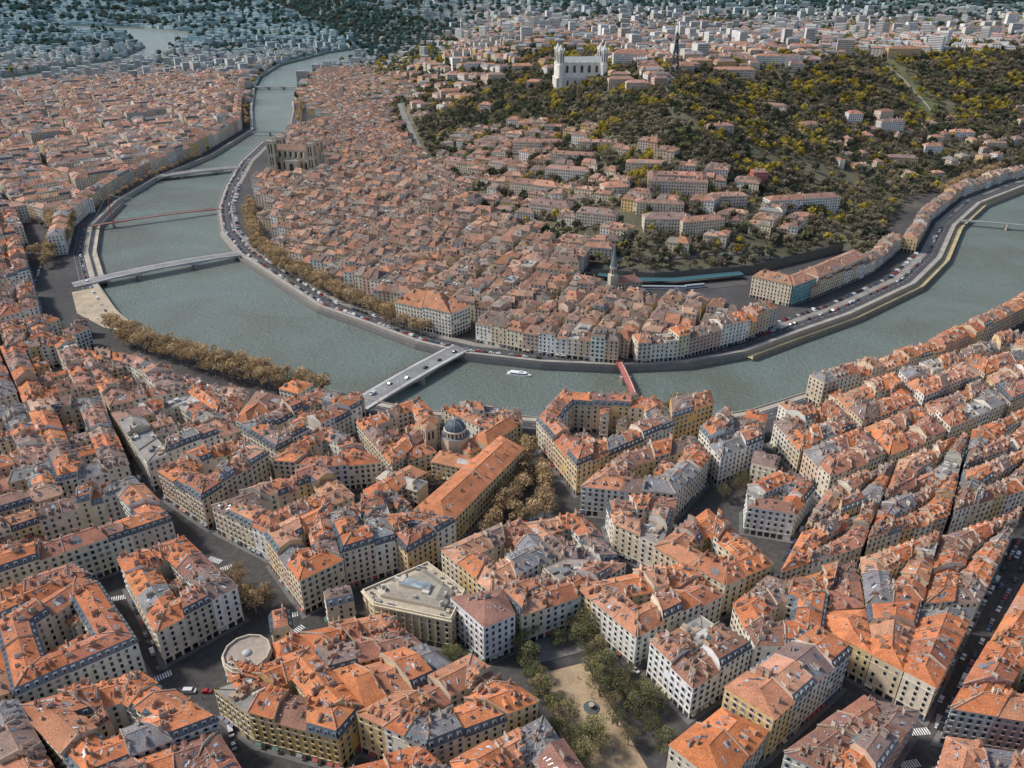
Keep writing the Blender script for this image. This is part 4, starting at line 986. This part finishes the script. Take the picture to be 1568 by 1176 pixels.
for sx,sy,h in((-30,-15,44),(-30,15,44),(28,-13,42),(28,13,42)):
    X,Y=T(sx,sy);box(mb,X,Y,0,h,5.2,5.2,an,WALL,c);box(mb,X,Y,h,h+1.2,5.6,5.6,an,TRIM,c,PAVE,(.25,.22,.2))
    for k in range(4):
        for dx in(-1.8,1.8):
            t=an+k*math.pi/2;px=X+math.cos(t)*5.2-math.sin(t)*dx;py=Y+math.sin(t)*5.2+math.cos(t)*dx
            box(mb,px,py,h-16,h-3,.2,.9,t,GLASS,(.06,.06,.06));box(mb,px,py,h-32,h-21,.2,.7,t,GLASS,(.07,.07,.07))
        t=an+math.pi/4+k*math.pi/2;box(mb,X+math.cos(t)*7.2,Y+math.sin(t)*7.2,0,h+3.5,.9,.9,an,TRIM,c,taper=.5)
box(mb,*T(2,-20),0,20,9,7,an,WALL,c,SLATE,(.25,.23,.2))
arch(mb,T,-1,5,-27,6,17,(.06,.06,.06),-1)
mb.obj('gothic_cathedral')
x,y=STP;mb=MB();T=frame(x,y,math.radians(15));c=(.5,.44,.35);an=math.radians(15)
box(mb,*T(0,0),0,20,3.6,3.6,an,WALL,c);prism(mb,ngon(x,y,3.2,8),20,27,WALL,c);prism(mb,ngon(x,y,3.6,8),27,27.6,TRIM,(.5,.45,.38))
pr=ngon(x,y,3.2,8)
for k in range(8):
    mb.q([(*pr[k],27.61),(*pr[(k+1)%8],27.61),(x,y,48)],SLATE,(.15,.2,.2));t=math.pi/8+k*math.pi/4;box(mb,x+2.95*math.cos(t),y+2.95*math.sin(t),21.5,25.5,.2,.5,t,GLASS,(.05,.05,.05))
bldg(mb,T(3,-6),T(26,-6),T(26,6),T(3,6),0,13,5,1,'gab',c,(.28,.15,.11),hip=(0,1));mb.obj('church_with_spire')
x,y=G(697,662,18);mb=MB()
prism(mb,ngon(x,y,9,8,.39),0,17,WALL,(.58,.47,.33),SLATE,(.2,.2,.2));prism(mb,ngon(x,y,6.4,16),16.9,20.5,WALL,(.6,.51,.39));prism(mb,ngon(x,y,6.9,16),20.5,21.3,TRIM,(.66,.6,.5))
for k in range(16):
    t=2*math.pi*(k+.5)/16;box(mb,x+6.3*math.cos(t),y+6.3*math.sin(t),17.3,20.0,.15,.6,t,GLASS,(.05,.05,.06))
    for j in range(6):
        f0,f1=j*math.pi/12,(j+1)*math.pi/12;a0,a1=2*math.pi*k/16,2*math.pi*(k+1)/16
        r0,r1=6.3*math.cos(f0),6.3*math.cos(f1);h0,h1=21.3+5.5*math.sin(f0),21.3+5.5*math.sin(f1)
        mb.q([(x+r0*math.cos(a0),y+r0*math.sin(a0),h0),(x+r0*math.cos(a1),y+r0*math.sin(a1),h0),(x+r1*math.cos(a1),y+r1*math.sin(a1),h1),(x+r1*math.cos(a0),y+r1*math.sin(a0),h1)],SLATE,(.07,.10,.12))
        if k%2==0: tube(mb,(x+r0*1.02*math.cos(a0),y+r0*1.02*math.sin(a0),h0+.1),(x+r1*1.02*math.cos(a0),y+r1*1.02*math.sin(a0),h1+.1),.16,.16,4,METAL,(.35,.36,.36))
prism(mb,ngon(x,y,1.2,8),26.6,28.6,TRIM,(.5,.48,.42));tube(mb,(x,y,28.6),(x,y,31),.6,.05,6,SLATE,(.1,.13,.15));mb.obj('domed_chapel')
x,y=G(657,672,14);mb=MB();box(mb,x,y,0,22,3.4,3.4,.5,WALL,(.56,.47,.35));box(mb,x,y,22,22.7,3.8,3.8,.5,TRIM,(.5,.45,.36));box(mb,x,y,22.71,25,3.7,3.7,.5,ROOF,(.36,.2,.13),taper=.05)
for k in range(4):
    for s in(-1.3,1.3):
        t=.5+k*math.pi/2;box(mb,x+math.cos(t)*3.4-math.sin(t)*s,y+math.sin(t)*3.4+math.cos(t)*s,15.5,20.8,.12,.7,t,GLASS,(.05,.05,.05))
mb.obj('bell_tower')
x,y=G(760,660,15);mb=MB();T=frame(x,y,math.radians(52));bldg(mb,T(-16,-6),T(16,-6),T(16,6),T(-16,6),0,15,4.5,2,'gab',(.62,.5,.33),(.47,.19,.09),hip=(1,1));mb.obj('cloister_church_nave')
for (u,v,aa,w,d,h,rc) in ((725,680,40,9,6,11,(.46,.18,.09)),(615,735,-28,14,5,11,(.45,.41,.35)),(700,705,-20,14,6,12,(.42,.19,.1)),(640,690,30,9,6,12,(.47,.19,.1))):
    x,y=G(u,v,h);mb=MB();T=frame(x,y,math.radians(aa));bldg(mb,T(-w,-d),T(w,-d),T(w,d),T(-w,d),0,h,3.2,2,'gab',(.62,.5,.33),rc,hip=(1,1));mb.obj('cloister_annex')
P=ccw(GL([(555,905),(655,862),(712,905),(690,950),(572,925)],18));mb=MB();c=(.60,.48,.30)
prism(mb,inset(P,-2),-.1,.35,PAVE,(.17,.16,.15));prism(mb,P,0,18,WALL,c,PAVE,(.44,.38,.29))
prism(mb,inset(P,-.6),17.2,17.9,TRIM,(.64,.55,.4))
Pi=inset(P,.5)
for i in range(len(P)):
    j=(i+1)%len(P)
    mb.q([(*P[i],18),(*P[j],18),(*P[j],19),(*P[i],19)],TRIM,(.64,.55,.4));mb.q([(*Pi[i],18),(*Pi[j],18),(*Pi[j],19),(*Pi[i],19)],TRIM,(.54,.46,.34));mb.q([(*P[i],19),(*P[j],19),(*Pi[j],19),(*Pi[i],19)],TRIM,(.64,.55,.41))
    windows(mb,P[i],P[j],0,16.8,2,(.70,.61,.46),pitch=3.6)
    x0,y0,L_=nrm(P[i],P[j])
    for k in range(1,int(L_/3.6)): box(mb,P[i][0]+x0*k*3.6+y0*.2,P[i][1]+y0*k*3.6-x0*.2,4,16.9,.28,.28,math.atan2(y0,x0),TRIM,(.68,.59,.44))
Q=inset(P,4.5);n=len(Q);cx=sum(p[0] for p in Q)/n;cy=sum(p[1] for p in Q)/n
Qt=[lerp(p,(cx,cy),.30) for p in Q]
for i in range(n):
    j=(i+1)%n;mb.q([(*Q[i],18.01),(*Q[j],18.01),(*Q[j],19.6),(*Q[i],19.6)],WALL,(.56,.48,.35));mb.q([(*Q[i],19.6),(*Q[j],19.6),(*Qt[j],22),(*Qt[i],22)],SLATE,(.38,.33,.26))
mb.q([(*p,22) for p in Qt],PAVE,(.33,.29,.23))
aa=math.atan2(P[1][1]-P[0][1],P[1][0]-P[0][0])
box(mb,cx,cy,21.9,23.6,7,2.2,aa,WALL,(.56,.5,.4),GLASS,(.25,.29,.3));box(mb,cx+5,cy-4,21.9,23.2,1.6,1.4,aa,WALL,(.6,.54,.45));box(mb,cx-6,cy+3,21.9,23.8,1.2,2,aa,WALL,(.46,.42,.34))
for k in range(26):
    t=R.random();e=R.randrange(n);q=lerp(lerp(P[e],P[(e+1)%n],t),(cx,cy),.13);box(mb,q[0],q[1],17.9,18+R.uniform(.5,1.6),R.uniform(.3,1.4),R.uniform(.3,.8),aa,WALL,R.choice(((.5,.48,.44),(.3,.28,.25),(.42,.32,.24),(.18,.18,.18))))
for k in range(10):
    t=R.random();e=R.randrange(n);q=lerp(lerp(Q[e],Q[(e+1)%n],t),(cx,cy),R.uniform(.1,.2));box(mb,q[0],q[1],19,21.9+R.uniform(0,1.),R.uniform(.3,.9),R.uniform(.3,.7),aa+e,WALL,R.choice(((.5,.45,.38),(.3,.28,.25),(.2,.2,.2))))
mb.obj('civic_hall')
x,y=G(378,1000,19);mb=MB();pr=ngon(x,y,9.5,12,.2);prism(mb,pr,0,19,WALL,(.60,.47,.30),PAVE,(.33,.27,.22));prism(mb,inset(pr,-.5),17.9,18.6,TRIM,(.56,.5,.4))
pi_=inset(pr,.5)
for k in range(12):
    j=(k+1)%12;mb.q([(*pr[k],19),(*pr[j],19),(*pr[j],20),(*pr[k],20)],TRIM,(.6,.52,.4));mb.q([(*pi_[k],19),(*pi_[j],19),(*pi_[j],20),(*pi_[k],20)],TRIM,(.5,.43,.33));mb.q([(*pr[k],20),(*pr[j],20),(*pi_[j],20),(*pi_[k],20)],TRIM,(.5,.43,.33))
    windows(mb,pr[k],pr[j],0,17.6,2,(.64,.56,.43),pitch=2.4)
for j in range(4):
    f0,f1=j*math.pi/8,(j+1)*math.pi/8
    for k in range(12):
        a0,a1=math.pi*k/6,math.pi*(k+1)/6;r0,r1=2*math.cos(f0),2*math.cos(f1)
        mb.q([(x+r0*math.cos(a0),y+r0*math.sin(a0),19+1.4*math.sin(f0)),(x+r0*math.cos(a1),y+r0*math.sin(a1),19+1.4*math.sin(f0)),(x+r1*math.cos(a1),y+r1*math.sin(a1),19+1.4*math.sin(f1)),(x+r1*math.cos(a0),y+r1*math.sin(a0),19+1.4*math.sin(f1))],METAL,(.42,.42,.40))
for k in range(7): box(mb,x+R.uniform(-5,5),y+R.uniform(-6,-3),18.99,19+R.uniform(.5,1.2),.6,.5,k,WALL,(.45,.42,.38))
mb.obj('corner_rotunda_building')
nearblk([(350,1012),(400,1022),(462,1002),(470,1015),(362,1062)],h=18,dep=8,grow=.5,wp=[(.62,.41,.14)])
nearblk([(412,985),(452,965),(480,985),(425,1003)],h=17,dep=8,grow=.5,mans=0)
pav.obj('pavement')
# railway station
mb=MB();l=GL([(905,436),(960,446),(1040,447),(1150,436)]);
prism(mb,ccw(l+offline(l,34)[::-1]),0,.25,PAVE,(.10,.09,.085))
for k in range(4):
    ll=offline(l,4+k*8)
    for s in(0,1.5):
        for x,y,a in along(offline(ll,s),4): box(mb,x,y,.25,.42,2,.08,a,METAL,(.25,.23,.22))
mb.obj('railway_tracks')
mb=MB();ll=offline(l,14);l3=offline(l,19);ribbon(mb,ll,l3,5,METAL,(.05,.12,.135),5.6);ribbon(mb,offline(l,24),l3,5,METAL,(.045,.11,.12),5.6)
for x,y,a in along(l3,9): tube(mb,(x,y,.2),(x,y,5.5),.15,.15,5,METAL,(.2,.25,.26))
mb.obj('platform_canopy')
mb=MB()
for x,y,a in along(offline(l,5),19.5)[2:6]:
    box(mb,x,y,.8,3.9,9.5,1.4,a,METAL,(.6,.62,.64),METAL,(.3,.32,.34));box(mb,x,y,2.2,3.1,9.3,1.43,a,GLASS,(.04,.05,.06))
mb.obj('train')
mb=MB();w=[G(u,v) for u,v in((905,425),(1000,432),(1150,420),(1290,385))]
for i in range(3):
    for k in range(8):
        a,b=lerp(w[i],w[i+1],k/8),lerp(w[i],w[i+1],(k+1)/8);mb.q([(*a,-1),(*b,-1),(*b,9+R.uniform(0,1)),(*a,9)],TRIM,(.14,.13,.11))
mb.obj('retaining_wall')
# ---------- light, world, camera -----------------------------------------
el=math.radians(47);az=math.radians(-80)
w=bpy.data.worlds.new('World');scene.world=w;w.use_nodes=True;nt=w.node_tree
bg=nt.nodes['Background'];sk=nt.nodes.new('ShaderNodeTexSky');sk.sky_type='NISHITA';sk.sun_disc=False;sk.sun_elevation=el;sk.sun_rotation=az
sk.dust_density=2.0
nt.links.new(sk.outputs[0],bg.inputs[0]);bg.inputs[1].default_value=.15
ld=bpy.data.lights.new('sun','SUN');ld.energy=3.4;ld.angle=math.radians(7);ld.color=(1,.96,.89)
lo=bpy.data.objects.new('sun',ld);S=Vector((math.sin(az)*math.cos(el),math.cos(az)*math.cos(el),math.sin(el)));lo.rotation_euler=S.to_track_quat('Z','Y').to_euler();scene.collection.objects.link(lo)
cd=bpy.data.cameras.new('camera');cd.sensor_width=36;cd.lens=36*FPX/1568;cd.clip_start=1;cd.clip_end=30000
co=bpy.data.objects.new('camera',cd);co.location=(0,0,CAMH);co.rotation_euler=(math.pi/2-PITCH,0,0);scene.collection.objects.link(co);scene.camera=co
scene.view_settings.view_transform='Standard';scene.view_settings.look='None';scene.view_settings.exposure=0
print('objs',len(bpy.data.objects))
